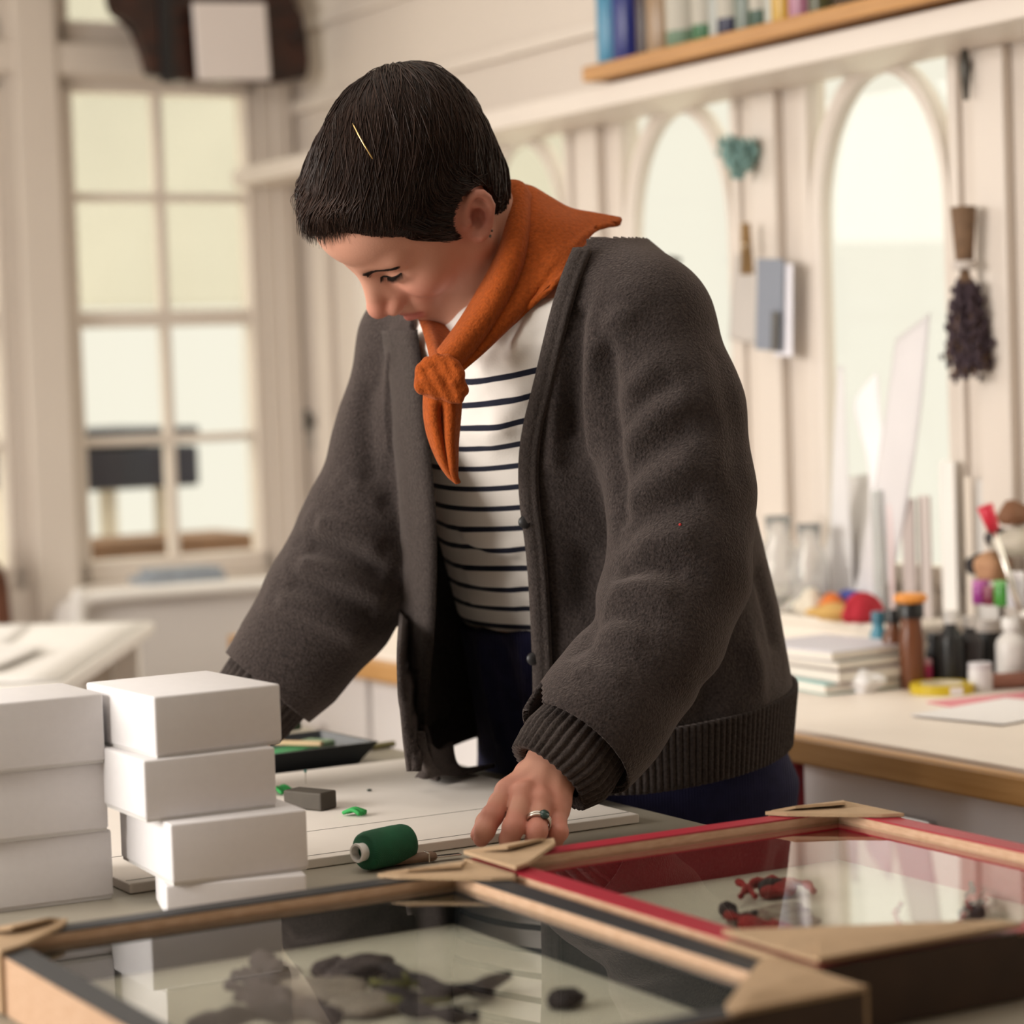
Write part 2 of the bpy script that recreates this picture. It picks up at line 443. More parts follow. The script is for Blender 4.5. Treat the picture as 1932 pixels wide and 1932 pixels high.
sash(12, 0.1, 1.16, ZB0, ZB1, (.5,), 2, (.03,))
o3 = (2.1, VB, 1.5)
struct(rput('trim_4', rboxes(bmesh.new(), [(1.775, 1.868, VB - .028, VB, .6, 2.75), (2.385, 2.43, VB - .02, VB, .4, 2.75), (2.44, 2.452, VB - .012, VB, .4, 2.75)], o3), m_trim, o3))
struct(rput('trim_5', rboxes(bmesh.new(), [(SW[0] - .02, SW[1] + .02, VB - .03, VB, ZB0 - .028, ZB0)], o3), m_trim, o3))
struct(rput('trim_6', rboxes(bmesh.new(), [(1.25, 2.40, VB - .02, VB, 1.975, 2.04)], o3), m_trim, o3))
# left wall with one wide window, wall behind the photographer
LW = (1.3, 4.0)
bm = bmesh.new(); o3 = (UL - .06, 0, 0)
L_ = [(UL - .12, UL, VN, VB + .12, 0, .9), (UL - .12, UL, VN, VB + .12, 2.5, ZC), (UL - .12, UL, VN, LW[0], .9, 2.5), (UL - .12, UL, LW[1], VB + .12, .9, 2.5)]
struct(rput('wall_left', rboxes(bm, L_, o3), m_wall, o3))
struct(rput('wall_near', rboxes(bmesh.new(), [(UL - .12, UR + .12, VN - .12, VN, 0, ZC)], (0, VN, 0)), m_wall, (0, VN, 0)))

# shelf above the windows and what stands on it
m_pine = M('orange_pine', (.50, .255, .085), .45, var=(9, .35), stretch=(3, .6, 14), col2=(.36, .165, .045))
org = (UR - .1, 2.2, 1.79)
sh = rput('wall_shelf', rboxes(bmesh.new(), [(UR - .195, UR, .7, 3.675, 1.778, 1.804)], org), m_pine, org)
tag(sh, 'long orange pine shelf running above the arched windows', 'shelf')
def bottle(name, label, cat, loc, h, r, col, capc=None, neck=.35, group=None, mat=None, lab=None, ncap=.16, n=20):
    t = thing(name, label, cat, loc, 0, group)
    nr = r * neck; hs = h * (1 - ncap)
    bm = lathe(bmesh.new(), [(0, 0), (r * .92, 0), (r, .004), (r, hs * .70), (r * .9, hs * .80), (nr, hs * .92), (nr, hs), (0, hs)], n)
    fin('body', bm, mat or M('c_%.2f_%.2f_%.2f' % col, col, .3), t, auto=40)
    bm = lathe(bmesh.new(), [(0, hs - .001), (nr * 1.25, hs - .001), (nr * 1.25, h - .002), (nr * 1.15, h), (0, h)], n)
    fin('cap', bm, M('c_%.2f_%.2f_%.2f' % (capc or (.8, .78, .75)), capc or (.8, .78, .75), .35), t, auto=40)
    if lab:
        bm = lathe(bmesh.new(), [(r * 1.012, hs * .18), (r * 1.02, hs * .2), (r * 1.02, hs * .58), (r * 1.012, hs * .6)], n)
        fin('paper_label', bm, M('c_%.2f_%.2f_%.2f' % lab, lab, .6), t, auto=40)
    return t
def jar(name, label, cat, loc, h, r, col, capc, group=None, mat=None, lab=None, lidh=.2):
    t = thing(name, label, cat, loc, 0, group); hs = h * (1 - lidh)
    fin('body', lathe(bmesh.new(), [(0, 0), (r * .93, 0), (r, .004), (r, hs * .88), (r * .9, hs), (0, hs)], 22), mat or M('c_%.2f_%.2f_%.2f' % col, col, .3), t, auto=40)
    fin('lid', lathe(bmesh.new(), [(0, hs), (r * .95, hs), (r * .97, hs + .002), (r * .97, h - .002), (r * .92, h), (0, h)], 22), M('c_%.2f_%.2f_%.2f' % capc, capc, .4), t, auto=40)
    if lab: fin('paper_label', lathe(bmesh.new(), [(r * 1.012, hs * .2), (r * 1.02, hs * .22), (r * 1.02, hs * .72), (r * 1.012, hs * .74)], 22), M('c_%.2f_%.2f_%.2f' % lab, lab, .6), t, auto=40)
    return t
SH = [(1153, 'spray_can', 'teal blue spray can at the far end of the pine shelf', (.05, .22, .36), (.10, .35, .50), .027),
      (1186, 'spray_can', 'deep royal blue spray can beside the teal one on the pine shelf', (.012, .02, .16), (.02, .03, .22), .030),
      (1216, 'bottle', 'narrow dark brown bottle beside the royal blue can on the shelf', (.03, .012, .01), (.03, .02, .02), .018),
      (1250, 'jar', 'tan filled jar with dark lid between the dark bottle and the green glass', (.30, .20, .12), (.06, .04, .03), .030),
      (1292, 'bottle', 'pale sage green glass bottle on the pine shelf', (.14, .22, .15), (.5, .5, .45), .034),
      (1330, 'bottle', 'leaf green glass bottle just right of the sage bottle on the shelf', (.03, .13, .045), (.08, .2, .1), .024),
      (1352, 'bottle', 'slim clear grey bottle on the shelf beside the leaf green one', (.35, .36, .33), (.6, .6, .55), .016),
      (1378, 'bottle', 'navy black bottle in the middle of the shelf row', (.012, .012, .045), (.02, .02, .05), .024),
      (1408, 'jar', 'grey green preserve jar beside the navy bottle on the shelf', (.14, .17, .14), (.3, .3, .28), .022),
      (1434, 'bottle', 'dark bottle green bottle right of the grey green jar', (.008, .05, .022), (.02, .06, .03), .020),
      (1455, 'bottle', 'pale smoky bottle between the bottle green and the yellow ones', (.38, .38, .33), (.5, .5, .45), .015),
      (1478, 'jar', 'mustard yellow jar near the right end of the visible shelf row', (.50, .30, .03), (.5, .3, .05), .022),
      (1510, 'jar', 'dusty pink jar beside the mustard yellow one on the shelf', (.36, .15, .22), (.4, .25, .28), .022),
      (1545, 'jar', 'dark olive jar at the right end of the visible shelf row', (.07, .07, .03), (.1, .1, .06), .020)]
for x, nm, lb, c, cc, r in SH:
    d = Wu(x, 150 - .227 * (x - 1095) - 5, UR - .165 + r); u, v, _ = uvz(d)
    loc = UV(UR - .16 + r, v, 1.804)
    if nm == 'jar': jar(nm, lb, 'jar', loc, .15, r, c, cc, 'bottles and jars on the pine shelf')
    else: bottle(nm, lb, 'spray can' if nm == 'spray_can' else 'bottle', loc, .21, r, c, cc, .8 if nm == 'spray_can' else .38, 'bottles and jars on the pine shelf', lab=None if nm == 'spray_can' or r < .02 else (.45, .42, .36))

# carved dark wood ornament hanging before the sash window, with a white card on it
m_dwood = M('dark_carved_wood', (.055, .016, .008), .35, var=(14, .6), stretch=(1, 1, 3), col2=(.012, .006, .005))
orn = Wv(390, 70, VB - .16); ou, ov, oz_ = uvz(orn)
t = thing('carved_wall_bracket', 'dark carved wooden bracket with scrolled edges hanging above the sash window', 'wall ornament', orn, TH)
k_ = (Wv(1390, 70, VB - .16) - Wv(390, 70, VB - .16)); sc_ = 1 / 820.0
pl = [(205, -150), (205, 18), (213, 38), (235, 46), (252, 62), (262, 95), (268, 118), (272, 142), (300, 148), (340, 153), (370, 146), (420, 150), (520, 150), (548, 140), (580, 138), (583, 110), (580, 60), (575, 25), (560, 5), (545, -20), (540, -150)]
bm = prism(bmesh.new(), [((x - 390) * sc_, (70 - y) * sc_) for x, y in pl], -.02, .02)
bm.transform(Matrix.Rotation(math.radians(90), 4, 'X')); bmesh.ops.bevel(bm, geom=bm.edges[:], offset=.004, segments=2, affect='EDGES')
fin('carved_board', bm, m_dwood, t, auto=40)
bm = bmesh.new(); box(bm, ((304 - 390) * sc_, -.024, .08), (.030, .014, .37), .004); fin('strap', bm, m_dark, t)['label'] = 'black vertical strap'
bm = bmesh.new()
for x in (560,): tube(bm, [((x - 390) * sc_ + .012 * math.cos(a), -.022, (70 - 60) * sc_ + .02 * math.sin(a)) for a in np.linspace(0, 5, 20)], .006, 8)
fin('scroll', bm, m_dwood, t, True)
bm = bmesh.new(); box(bm, (0, 0, 0), (.172, .012, .168), .010, 3)
wc = fin('card_box', bm, M('white_card', (.78, .72, .70), .8)); wc.location = [float(x) for x in Wv(437, 78, VB - .215)]; wc.rotation_euler = (0, math.radians(-2), TH)
tag(wc, 'small square white card box fixed on the dark carved bracket', 'box')

# things seen outdoors through the sash window
m_navyp = M('navy_paint', (.012, .014, .035), .5, var=(6, .3))
o3 = (2.0, VB + .6, .4)
a = Wv(100, 935, VB + .55); b = Wv(374, 805, VB + .55)
t = thing('planter_box', 'dark navy raised planter box on legs standing outside the sash window', 'planter', UV(2.0, VB + .85, 0), TH)
ua, ub = uvz(a)[0] - 2.0, uvz(b)[0] - 2.0; za, zb = uvz(a)[2], uvz(b)[2]
for s_ in (ua + .04, ub - .06):
    for y_ in (-.2, .2): fin('leg', B1((s_, y_, (za + .02) / 2), (.04, .04, za + .02), .003), M('weathered_leg', (.62, .55, .46), .8), t)
fin('front_panel', B1(((ua + ub) / 2, -.02, (za + zb) / 2 - .02), (ub - ua, .56, zb - za - .05), .01), m_navyp, t)
fin('lid', B1(((ua + ub) / 2, -.02, zb - .012), (ub - ua, .58, .03), .008), m_navyp, t)
a = Wv(150, 1058, VB + .3); b = Wv(482, 1022, VB + .3)
t = thing('garden_bench', 'weathered brown wooden bench outdoors just beyond the sash window', 'bench', UV(2.1, VB + .42, 0), TH)
ua, ub = uvz(a)[0] - 2.1, uvz(b)[0] - 2.1; zt = uvz(b)[2]
m_brown = M('weathered_wood', (.26, .145, .085), .7, var=(10, .4), stretch=(1, 6, 6))
fin('seat', B1(((ua + ub) / 2, 0, zt - .02), (ub - ua, .24, .085), .006), m_brown, t)
for s in (ua + .05, ub - .05): fin('leg', B1((s, 0, (zt - .06) / 2), (.05, .2, zt - .06), .004), m_brown, t)
# added pale canopy on posts, dims the upper panes of the back windows
m_can = M('added_canopy_canvas', (.50, .485, .43), .9, var=(2, .10))
t = thing('added_canopy', 'added pale canvas canopy on posts outside, dimming the upper panes of the sash window', 'canopy', UV(1.6, VB + 4.4, 0), TH)
fin('added_valance', B1((0, -1.5, 2.42), (7.0, .03, 1.7), .01), m_can, t)
fin('added_roof', B1((0, 0, 3.3), (7.0, 3.0, .05), .01), m_can, t)
for x in (-3.3, 3.3):
    for y in (-1.4, 1.4): fin('added_post', B1((x, y, 1.64), (.10, .10, 3.28), .006), m_trim, t)
g = rbox('ground', -6, 8, VB + .13, VB + 14, -.12, -.02, M('pale_paving', (.75, .70, .60), .9, var=(3, .1)))

# white radiator cover below the sash window, books on it
m_white = M('white_cabinet_paint', (.80, .77, .74), .5)
t = thing('radiator_cover', 'low white rounded radiator cover below the sash window', 'radiator', UV(2.1, VB - .12, 0), TH)
pl = [(-.30, 0), (.30, 0), (.30, .82), (.28, .835), (-.25, .835), (-.285, .822), (-.30, .79)]
bm = prism(bmesh.new(), pl, -.09, .07); bm.transform(Matrix.Rotation(math.radians(90), 4, 'X')); bmesh.ops.bevel(bm, geom=bm.edges[:], offset=.006, segments=2, affect='EDGES')
fin('panel', bm, M('white_cabinet_front', (.66, .62, .60), .6), t, auto=40)
bm = bmesh.new(); pth = [(-.305, -.095, .02), (-.305, -.095, .79), (-.292, -.095, .826), (-.255, -.095, .842), (.30, -.095, .842)]
tube(bm, crom(np.array(pth), np.linspace(0, 4, 40)), .016, 10); fin('rounded_rim', bm, m_white, t, True)
c = Wv(335, 1090, VB - .16)
bm = bmesh.new(); box(bm, (0, 0, .004), (.19, .10, .016), .003); box(bm, (.01, .005, .019), (.16, .09, .013), .003)
o = fin('folded_cloth', bm, M('blue_grey_cloth', (.36, .40, .46), .8, var=(30, .3))); o.location = (float(c[0]), float(c[1]),   .8625); o.rotation_euler = (0, 0, TH)
tag(o, 'folded blue grey cloth lying on the white radiator cover', 'cloth')
c = Wv(578, 810, VB - .012)
t = thing('wall_hook', 'small dark hook with a hanging grey key tag on the back wall', 'hook', c, TH)
fin('plate', B1((0, 0, .02), (.02, .014, .05), .004), M('dark_metal', (.09, .085, .075), .5, metal=.5), t)
bm = bmesh.new(); tube(bm, [(0, -.005, .02), (0, -.03, .012), (0, -.035, .03)], .005, 8); fin('peg', bm, M('dark_metal'), t, True)
bm = bmesh.new(); box(bm, (.03, -.012, -.012), (.05, .006, .07), .003); fin('key_tag', bm, M('grey_tag', (.42, .39, .35), .7), t)

# white side desk with papers in the left background, and the back of a brown chair
DA = T(312, 1168, .86)
t = thing('side_desk', 'white side desk with a loose corner of paper, far left behind the boxes', 'desk', (DA[0], DA[1], 0))
fin('desktop', B1((-.47, -.50, .845), (.90, 1.0, .024), .006), m_white, t)
for x, y in ((-.06, -.08), (-.88, -.08), (-.88, -.93), (-.06, -.93)): fin('leg', B1((x, y, .4165), (.045, .045, .833), .004), m_white, t)
fin('apron', B1((-.47, -.06, .79), (.76, .02, .085), .003), m_white, t)
for i, (x, y, w, d, r, lb) in enumerate(((-.42, -.45, .84, .90, .0, 'big white sheet of tracing paper covering the side desk'), (-.40, -.20, .42, .30, .08, 'pale drawing sheet with faint grey lines, at the back of the side desk'), (-.30, -.62, .40, .30, -.06, 'pale drawing sheet with faint lines near the front of the side desk'))):
    bm = bmesh.new(); bmesh.ops.create_grid(bm, x_segments=14, y_segments=14, size=.5)
    for v_ in bm.verts:
        v_.co = Vector((v_.co.x * w, v_.co.y * d, .0015 * math.sin(v_.co.x * 9 + i) + .0015)); 
    o = fin('paper_sheet', bm, M('paper_%d' % (i > 0), (.84, .81, .78) if i == 0 else (.80, .77, .75), .85, wave=None, var=(6, .05)), None, True)
    s_ = o.modifiers.new('s', 'SOLIDIFY'); s_.thickness = .0006
    o.location = (DA[0] + x - .03, DA[1] + y - .02, .8585 + .004 * i); o.rotation_euler = (0, 0, r)
    tag(o, lb, 'paper', 'papers on the side desk')
# brown chair back at the left edge
cb_ = P(-62, 1090, 5.05)
t = thing('wooden_chair', 'brown wooden chair with rounded back, cut off at the left edge', 'chair', (cb_[0], cb_[1], 0), math.radians(40))
m_chair = M('brown_chair_wood', (.14, .045, .018), .4, var=(12, .4))
bm = bmesh.new(); pth = [(-.18, .18, .45), (-.18, .19, .80), (-.15, .19, .92), (0, .20, .965), (.15, .19, .92), (.18, .19, .80), (.18, .18, .45)]
tube(bm, crom(np.array(pth), np.linspace(0, 6, 40)), .018, 10); fin('back_hoop', bm, m_chair, t, True)
for x in (-.09, 0, .09):
    bm = tube(bmesh.new(), [(x, .18, .46), (x, .195, .94)], .009, 8); fin('spindle', bm, m_chair, t, True)
fin('seat', B1((0, 0, .445), (.42, .42, .035), .015), m_chair, t)
for x in (-.16, .16):
    for y in (-.16, .16): fin('leg', tube(bmesh.new(), [(x, y, .43), (x * 1.15, y * 1.15, 0)], [.018, .013], 10), m_chair, t, True)

# ------------------------------------------------------------------ the bench along the window wall
m_btop = M('cream_worktop', (.86, .765, .69), .45, var=(5, .08))
m_edge = M('oak_edging', (.50, .27, .10), .45, var=(14, .3), stretch=(2, .5, 10), col2=(.40, .20, .06))
U0 = 1.843
t = thing('workbench', 'long cream topped workbench with oak front edge below the arched windows', 'workbench', UV(U0, 3.0, 0), TH)
fin('worktop', B1(((UR - U0) / 2 + .012, -.15, .800), (UR - U0 - .026, 2.9, .030), .002), m_btop, t)
fin('front_edge', B1((-.010, -.15, .7985), (.022, 2.9, .034), .004), m_edge, t)
m_cab = M('white_drawer_fronts', (.82, .78, .77), .5)
def unit(nm, lb, cat, v0, v1, mat, nd, hmat):
    q = thing(nm, lb, cat, UV(U0 + .05, (v0 + v1) / 2, 0), TH, 'units under the workbench'); w = v1 - v0
    fin('carcass', B1((.27, 0, .39), (.50, w - .006, .78)), mat, q)
    for k in range(nd):
        h = .72 / nd
        dr = fin('drawer', B1((.008, 0, .06 + h * (k + .5)), (.024, w - .02, h - .012), .003), mat, q)
        fin('handle', B1((-.012, 0, .06 + h * (k + .5) + h * .18), (.012, .09, .012), .003), hmat, dr)
    return q
m_hnd = M('steel_handle', (.55, .55, .55), .35, metal=1)
m_redp = M('crimson_paint', (.33, .02, .03), .45)
unit('drawer_unit', 'white drawer unit under the bench, nearest the red framed box', 'drawers', 1.55, 2.13, m_cab, 4, m_hnd)
unit('drawer_unit', 'blue grey slotted unit under the bench beside the white drawers', 'drawers', .95, 1.55, M('bluegrey_fronts', (.34, .37, .42), .5), 3, m_hnd)
unit('drawer_unit', 'pale lilac white drawer unit under the bench right of the crimson cabinet', 'drawers', 2.13, 2.60, M('lilac_fronts', (.84, .80, .83), .5), 4, m_hnd)
unit('cabinet', 'crimson cabinet under the bench behind her dark trousers', 'cabinet', 2.60, 2.90, m_redp, 1, m_redp)
unit('drawer_unit', 'white drawer unit under the far bench, seen under her raised right sleeve', 'drawers', 3.36, 3.85, m_cab, 2, m_cab)
unit('drawer_unit', 'white drawer unit under the bench hidden mostly behind her jacket', 'drawers', 2.90, 3.36, m_cab, 2, m_cab)
unit('drawer_unit', 'white drawer unit in the far corner under the bench', 'drawers', 3.85, 4.3, m_cab, 2, m_cab)
ZBT = .815
def onb(px, py): return T(px, py, ZBT)
G1 = 'bottles and pots on the workbench'
bk = Wu(1580, 1290, 2.175); bk[2] = ZBT
for i, (h, col, lb, dx) in enumerate(((.016, (.30, .52, .50), 'teal covered notebook at the bottom of the bench stack', .0), (.020, (.34, .28, .27), 'thick grey brown book in the bench stack', .012), (.012, (.50, .48, .42), 'olive grey pad above the thick book in the bench stack', .004), (.014, (.62, .60, .66), 'pale lilac grey book on top of the bench stack', -.012))):
    z = ZBT + sum([.014, .020, .012, .014][:i]) + .0005 * i
    q = thing('book', lb, 'book', (bk[0] + dx, bk[1], z + .0005), TH + .06 * i - .10, 'books stacked on the workbench')
    fin('cover', B1((0, 0, h / 2), (.155, .19, h), .002), M('c_%.2f_%.2f_%.2f' % col, col, .6), q)
    fin('pages', B1((-.0015, -.003, h / 2), (.154, .187, h * .66)), M('page_edges', (.72, .67, .6), .9), q)
def bt(px, py, h, r, col, capc, nm, lb, cat='bottle', kind='b', **kw):
    p = onb(px, py); k = np.linalg.norm(p - CAM)
    if kind == 'b': return bottle(nm, lb, cat, p, h, r, col, capc, group=G1, **kw)
    return jar(nm, lb, cat, p, h, r, col, capc, group=G1, **kw)
bt(1660, 1282, .100, .0140, (.05, .21, .29), (.03, .12, .17), 'bottle', 'teal plastic bottle beside the two brown glass bottles', neck=.6)
bt(1688, 1294, .110, .0165, (.13, .045, .018), (.02, .02, .02), 'bottle', 'left one of the two brown glass bottles on the bench', neck=.55)
bt(1722, 1299, .122, .0175, (.15, .052, .022), (.012, .012, .012), 'bottle', 'right one of the two brown glass bottles, under the orange lid', neck=.85)
bt(1747, 1296, .040, .010, (.40, .03, .11), (.55, .30, .36), 'jar', 'tiny crimson pink ink pot at the foot of the brown bottles', 'jar', 'j')
bt(1766, 1288, .072, .014, (.015, .014, .016), (.02, .02, .02), 'bottle', 'short black ink bottle right of the brown bottles', neck=.7)
bt(1796, 1294, .108, .018, (.02, .018, .02), (.72, .70, .68), 'bottle', 'tall black ink bottle with white cap', neck=.5)
bt(1832, 1290, .098, .018, (.035, .03, .032), (.75, .72, .70), 'bottle', 'dark ink bottle with round white cap, middle of the bench row', neck=.45)
bt(1868, 1275, .082, .019, (.022, .018, .018), (.66, .60, .56), 'jar', 'squat black jar with cream lid behind the white pot', 'jar', 'j')
bt(1850, 1304, .040, .017, (.72, .70, .71), (.66, .64, .68), 'jar', 'small white pot in front of the black jars', 'jar', 'j')
bt(1912, 1290, .095, .024, (.78, .75, .72), (.80, .78, .76), 'bottle', 'large white plastic bottle near the right edge', neck=.5)
bt(1750, 1262, .070, .013, (.74, .72, .74), (.78, .76, .78), 'tube', 'upright white tube behind the black ink bottles', 'tube', neck=.7)
# orange lid lying on the brown bottle
p = onb(1722, 1299); bm = lathe(bmesh.new(), [(0, 0), (.020, 0), (.024, .004), (.024, .009), (.019, .013), (0, .014)], 20)
o = fin('orange_disc', bm, M('orange_plastic', (.72, .28, .05), .45), auto=40); o.location = (p[0], p[1], ZBT + .1225); tag(o, 'orange lid lying on top of the right brown bottle', 'lid')
# yellow tape roll
p = onb(1778, 1306); t = thing('tape_roll', 'yellow roll of tape lying flat on the bench front', 'tape', p)
bm = bmesh.new(); lathe(bm, [(.030, 0), (.045, 0), (.045, .013), (.030, .013), (.030, 0)], 32); fin('tape', bm, M('yellow_tape', (.60, .44, .02), .4), t, auto=40)
bm = bmesh.new(); lathe(bm, [(.0275, .0), (.0298, .0), (.0298, .0135), (.0275, .0135), (.0275, 0)], 32); fin('core', bm, M('card_core', (.62, .55, .42), .8), t, auto=40)
fin('sticker', B1((.012, -.0446, .0065), (.018, .002, .011), .0005), M('white_card'), t)
p = onb(1905, 1300); bm = tube(bmesh.new(), [(-.05, 0, .011), (.05, .02, .011)], [.011, .011], 14)
o = fin('rolled_bandage', bm, M('salmon_cloth', (.46, .22, .16), .8, var=(40, .3)), None, True); o.location = [float(x) for x in p]; tag(o, 'rolled salmon brown cloth lying near the right end of the bench', 'cloth roll')
for i, (x, y, r, lb, c) in enumerate(((1895, 1345, .2, 'white sheet of paper with pink edge at the right end of the bench', (.80, .77, .78)), (1925, 1325, -.1, 'pink card under the white sheet at the right end of the bench', (.70, .26, .30)))):
    p = onb(x, y); bm = B1((0, 0, .0008 + .002 * (1 - i)), (.20, .15, .0014)); o = fin('paper_sheet', bm, M('c_%.2f_%.2f_%.2f' % c, c, .8)); o.location = [float(q) for q in p]; o.rotation_euler = (0, 0, TH + r); tag(o, lb, 'paper', 'papers on the workbench')
# small clutter behind
def lump(name, lb, cat, px, py, u, z, s, col, rz=0.0, rough=.7, n=3, amp=.12, seed=1, group='small clutter at the back of the workbench'):
    p = Wu(px, py, u); bm = bmesh.new(); bmesh.ops.create_icosphere(bm, subdivisions=n, radius=1)
    rg_ = random.Random(seed)
    ph = [rg_.uniform(0, 6) for _ in range(6)]
    for v_ in bm.verts:
        k = 1 + amp * (math.sin(v_.co.x * 4 + ph[0]) + math.sin(v_.co.y * 5 + ph[1]) + math.sin(v_.co.z * 4 + ph[2])) / 2
        v_.co = Vector((v_.co.x * s[0] * k, v_.co.y * s[1] * k, max(v_.co.z * s[2] * k, -s[2] * .8)))
    o = fin(name, bm, M('c_%.2f_%.2f_%.2f' % col, col, rough), None, True)
    o.location = (float(p[0]), float(p[1]), z + s[2] * .8); o.rotation_euler = (0, 0, rz); return tag(o, lb, cat, group)
UC = 2.325
ZCT = ZBT + .074
lump('cloth_scrap', 'crumpled cream cloth at the back of the bench beside her elbow', 'cloth', 1532, 1215, UC - .01, ZCT, (.026, .018, .022), (.72, .66, .55), 0, .9, 4, .25, 3)
lump('yarn_ball', 'orange ball of yarn on the back of the bench', 'yarn', 1572, 1190, UC, ZCT, (.022, .022, .020), (.62, .16, .03), .3, .8, 4, .1, 4)
lump('yarn_ball', 'blue ball of yarn on the back of the bench', 'yarn', 1607, 1150, UC + .04, ZCT, (.022, .022, .022), (.06, .08, .34), .3, .8, 4, .1, 5)
lump('yarn_ball', 'small magenta ball of yarn beside the blue one', 'yarn', 1545, 1170, UC + .04, ZCT, (.014, .014, .013), (.42, .10, .28), .3, .8, 3, .1, 6)
lump('cloth_scrap', 'red folded fabric strip leaning beside the teal bottle', 'cloth', 1630, 1190, UC - .02, ZCT, (.040, .012, .022), (.55, .03, .05), .5, .8, 4, .2, 7)
lump('cloth_scrap', 'mustard yellow fabric scrap below the orange yarn', 'cloth', 1575, 1225, UC - .03, ZCT, (.040, .03, .014), (.62, .38, .12), .1, .85, 4, .25, 8)
lump('cloth_scrap', 'small white crumpled paper beside the red fabric', 'paper', 1632, 1225, 2.15, ZBT, (.022, .02, .018), (.78, .76, .76), .1, .85, 4, .3, 9)
# carton that carries the yarn and the vases
t = thing('paper_box', 'low cream carton at the back of the bench carrying yarn and scraps', 'carton', UV(2.368, 3.26, ZBT + .001), TH)
fin('tray', B1((0, 0, .030), (.13, .74, .060), .004), M('cream_card', (.72, .66, .58), .85), t)
fin('lid', B1((0, 0, .066), (.136, .746, .012), .003), M('cream_card'), t)
ZCT = ZBT + .074
t = thing('pot_shelf', 'little white riser on the bench holding small paint pots', 'riser', UV(2.385, 2.50, ZBT + .001), TH)
fin('board', B1((0, 0, .103), (.10, .36, .010), .003), m_white, t)
for y in (-.16, .16): fin('foot', B1((0, y, .049), (.09, .012, .098), .002), m_white, t)
for x, y, c, lb, h in ((1852, 1160, (.33, .04, .26), 'magenta paint pot on the white riser', .034), (1872, 1162, (.20, .03, .06), 'dark wine paint pot on the white riser', .026), (1893, 1160, (.06, .28, .04), 'bright green paint pot on the white riser', .036), (1918, 1158, (.60, .58, .62), 'clear glass pot on the white riser', .05)):
    p = Wu(x, y, 2.365); q = UV(2.365, uvz(p)[1], ZBT + .1095); jar('paint_pot', lb, 'paint pot', q, h, .013, c, tuple(min(1, k * 1.3 + .1) for k in c), 'paint pots on the riser')
for x, y, r, c, lb, dz, nm in ((1872, 1085, .028, (.48, .26, .14), 'tan leather pouch heaped above the paint pots', .118 + .034, 'pouch'), (1845, 1058, .020, (.03, .025, .025), 'black fabric bundle beside the tan pouch', .16, 'bundle'), (1888, 1050, .022, (.025, .02, .02), 'black fabric bundle above the tan pouch', .20, 'bundle'), (1918, 1045, .030, (.55, .50, .42), 'cream stone behind the black bundles', .19, 'pebble'), (1915, 1020, .024, (.20, .09, .045), 'brown wooden knob piled highest at the right edge', .235, 'wooden_bead')):
    lump(nm, lb, 'clutter', x, y, 2.40, ZBT + dz - .012, (r, r * .9, r * .8), c, 0, .7, 3, .2, x, 'small heap above the paint pots')
def standing(name, lb, cat, px, y0, y1, wpx, u, thick, col, lean=0.0, mat=None, grp='strips and rulers standing against the windows', vt=None):
    a = Wu(px, y1, u); b = Wu(px, y0, u); k = 4700 / ((a - CAM) @ FW); w = wpx / k * 1.0 / .80
    h = b[2] - ZBT
    q = bmesh.new(); box(q, (0, 0, h / 2), (thick, w, h), min(thick * .3, .002))
    if lean: q.transform(Matrix.Shear('YZ', 4, (0, 0)) if False else Matrix.Rotation(lean, 4, 'X'))
    o = fin(name, q, mat or M('c_%.2f_%.2f_%.2f' % col, col, .6)); o.location = (float(a[0]), float(a[1]), ZBT); o.rotation_euler = (0, 0, TH)
    return tag(o, lb, cat, grp)
m_clear = M('clear_acrylic', (.80, .82, .80), .1, trans=.6)
standing('acrylic_tube', 'clear acrylic strip standing upright behind the teal bottle', 'ruler', 1666, 925, 1280, 20, 2.385, .012, (.8, .8, .8), mat=m_clear)
standing('ruler', 'thin pale pink ruler standing beside the acrylic strip', 'ruler', 1688, 900, 1280, 9, 2.39, .004, (.72, .58, .58))
standing('board_strip', 'grey brown strip of board standing behind the brown bottles', 'board', 1722, 940, 1280, 28, 2.395, .006, (.46, .39, .37))
standing('board_strip', 'second greyish board strip just right of the brown one', 'board', 1752, 935, 1280, 26, 2.41, .006, (.58, .51, .48))
standing('board_strip', 'white foam strip standing among the boards near the right window', 'board', 1800, 870, 1280, 34, 2.425, .010, (.80, .77, .73))
standing('board_strip', 'beige narrow strip next to the white foam strip', 'board', 1836, 900, 1280, 16, 2.43, .005, (.66, .58, .50))
standing('board_strip', 'pale grey card strip behind the heap of black bundles', 'board', 1870, 905, 1280, 44, 2.44, .004, (.62, .59, .56))
# red handled tool standing in the heap
p = Wu(1875, 1000, 2.33); t = thing('screwdriver', 'red handled tool sticking up out of the heap by the right edge', 'tool', p)
fin('grip', tube(bmesh.new(), [(0, 0, .0), (-.012, 0, .035)], [.009, .012], 12), M('red_plastic', (.62, .02, .05), .35), t, True)
fin('shaft', tube(bmesh.new(), [(.0, 0, .0), (.05, 0, -.17)], [.004, .004], 8), m_silver, t, True)
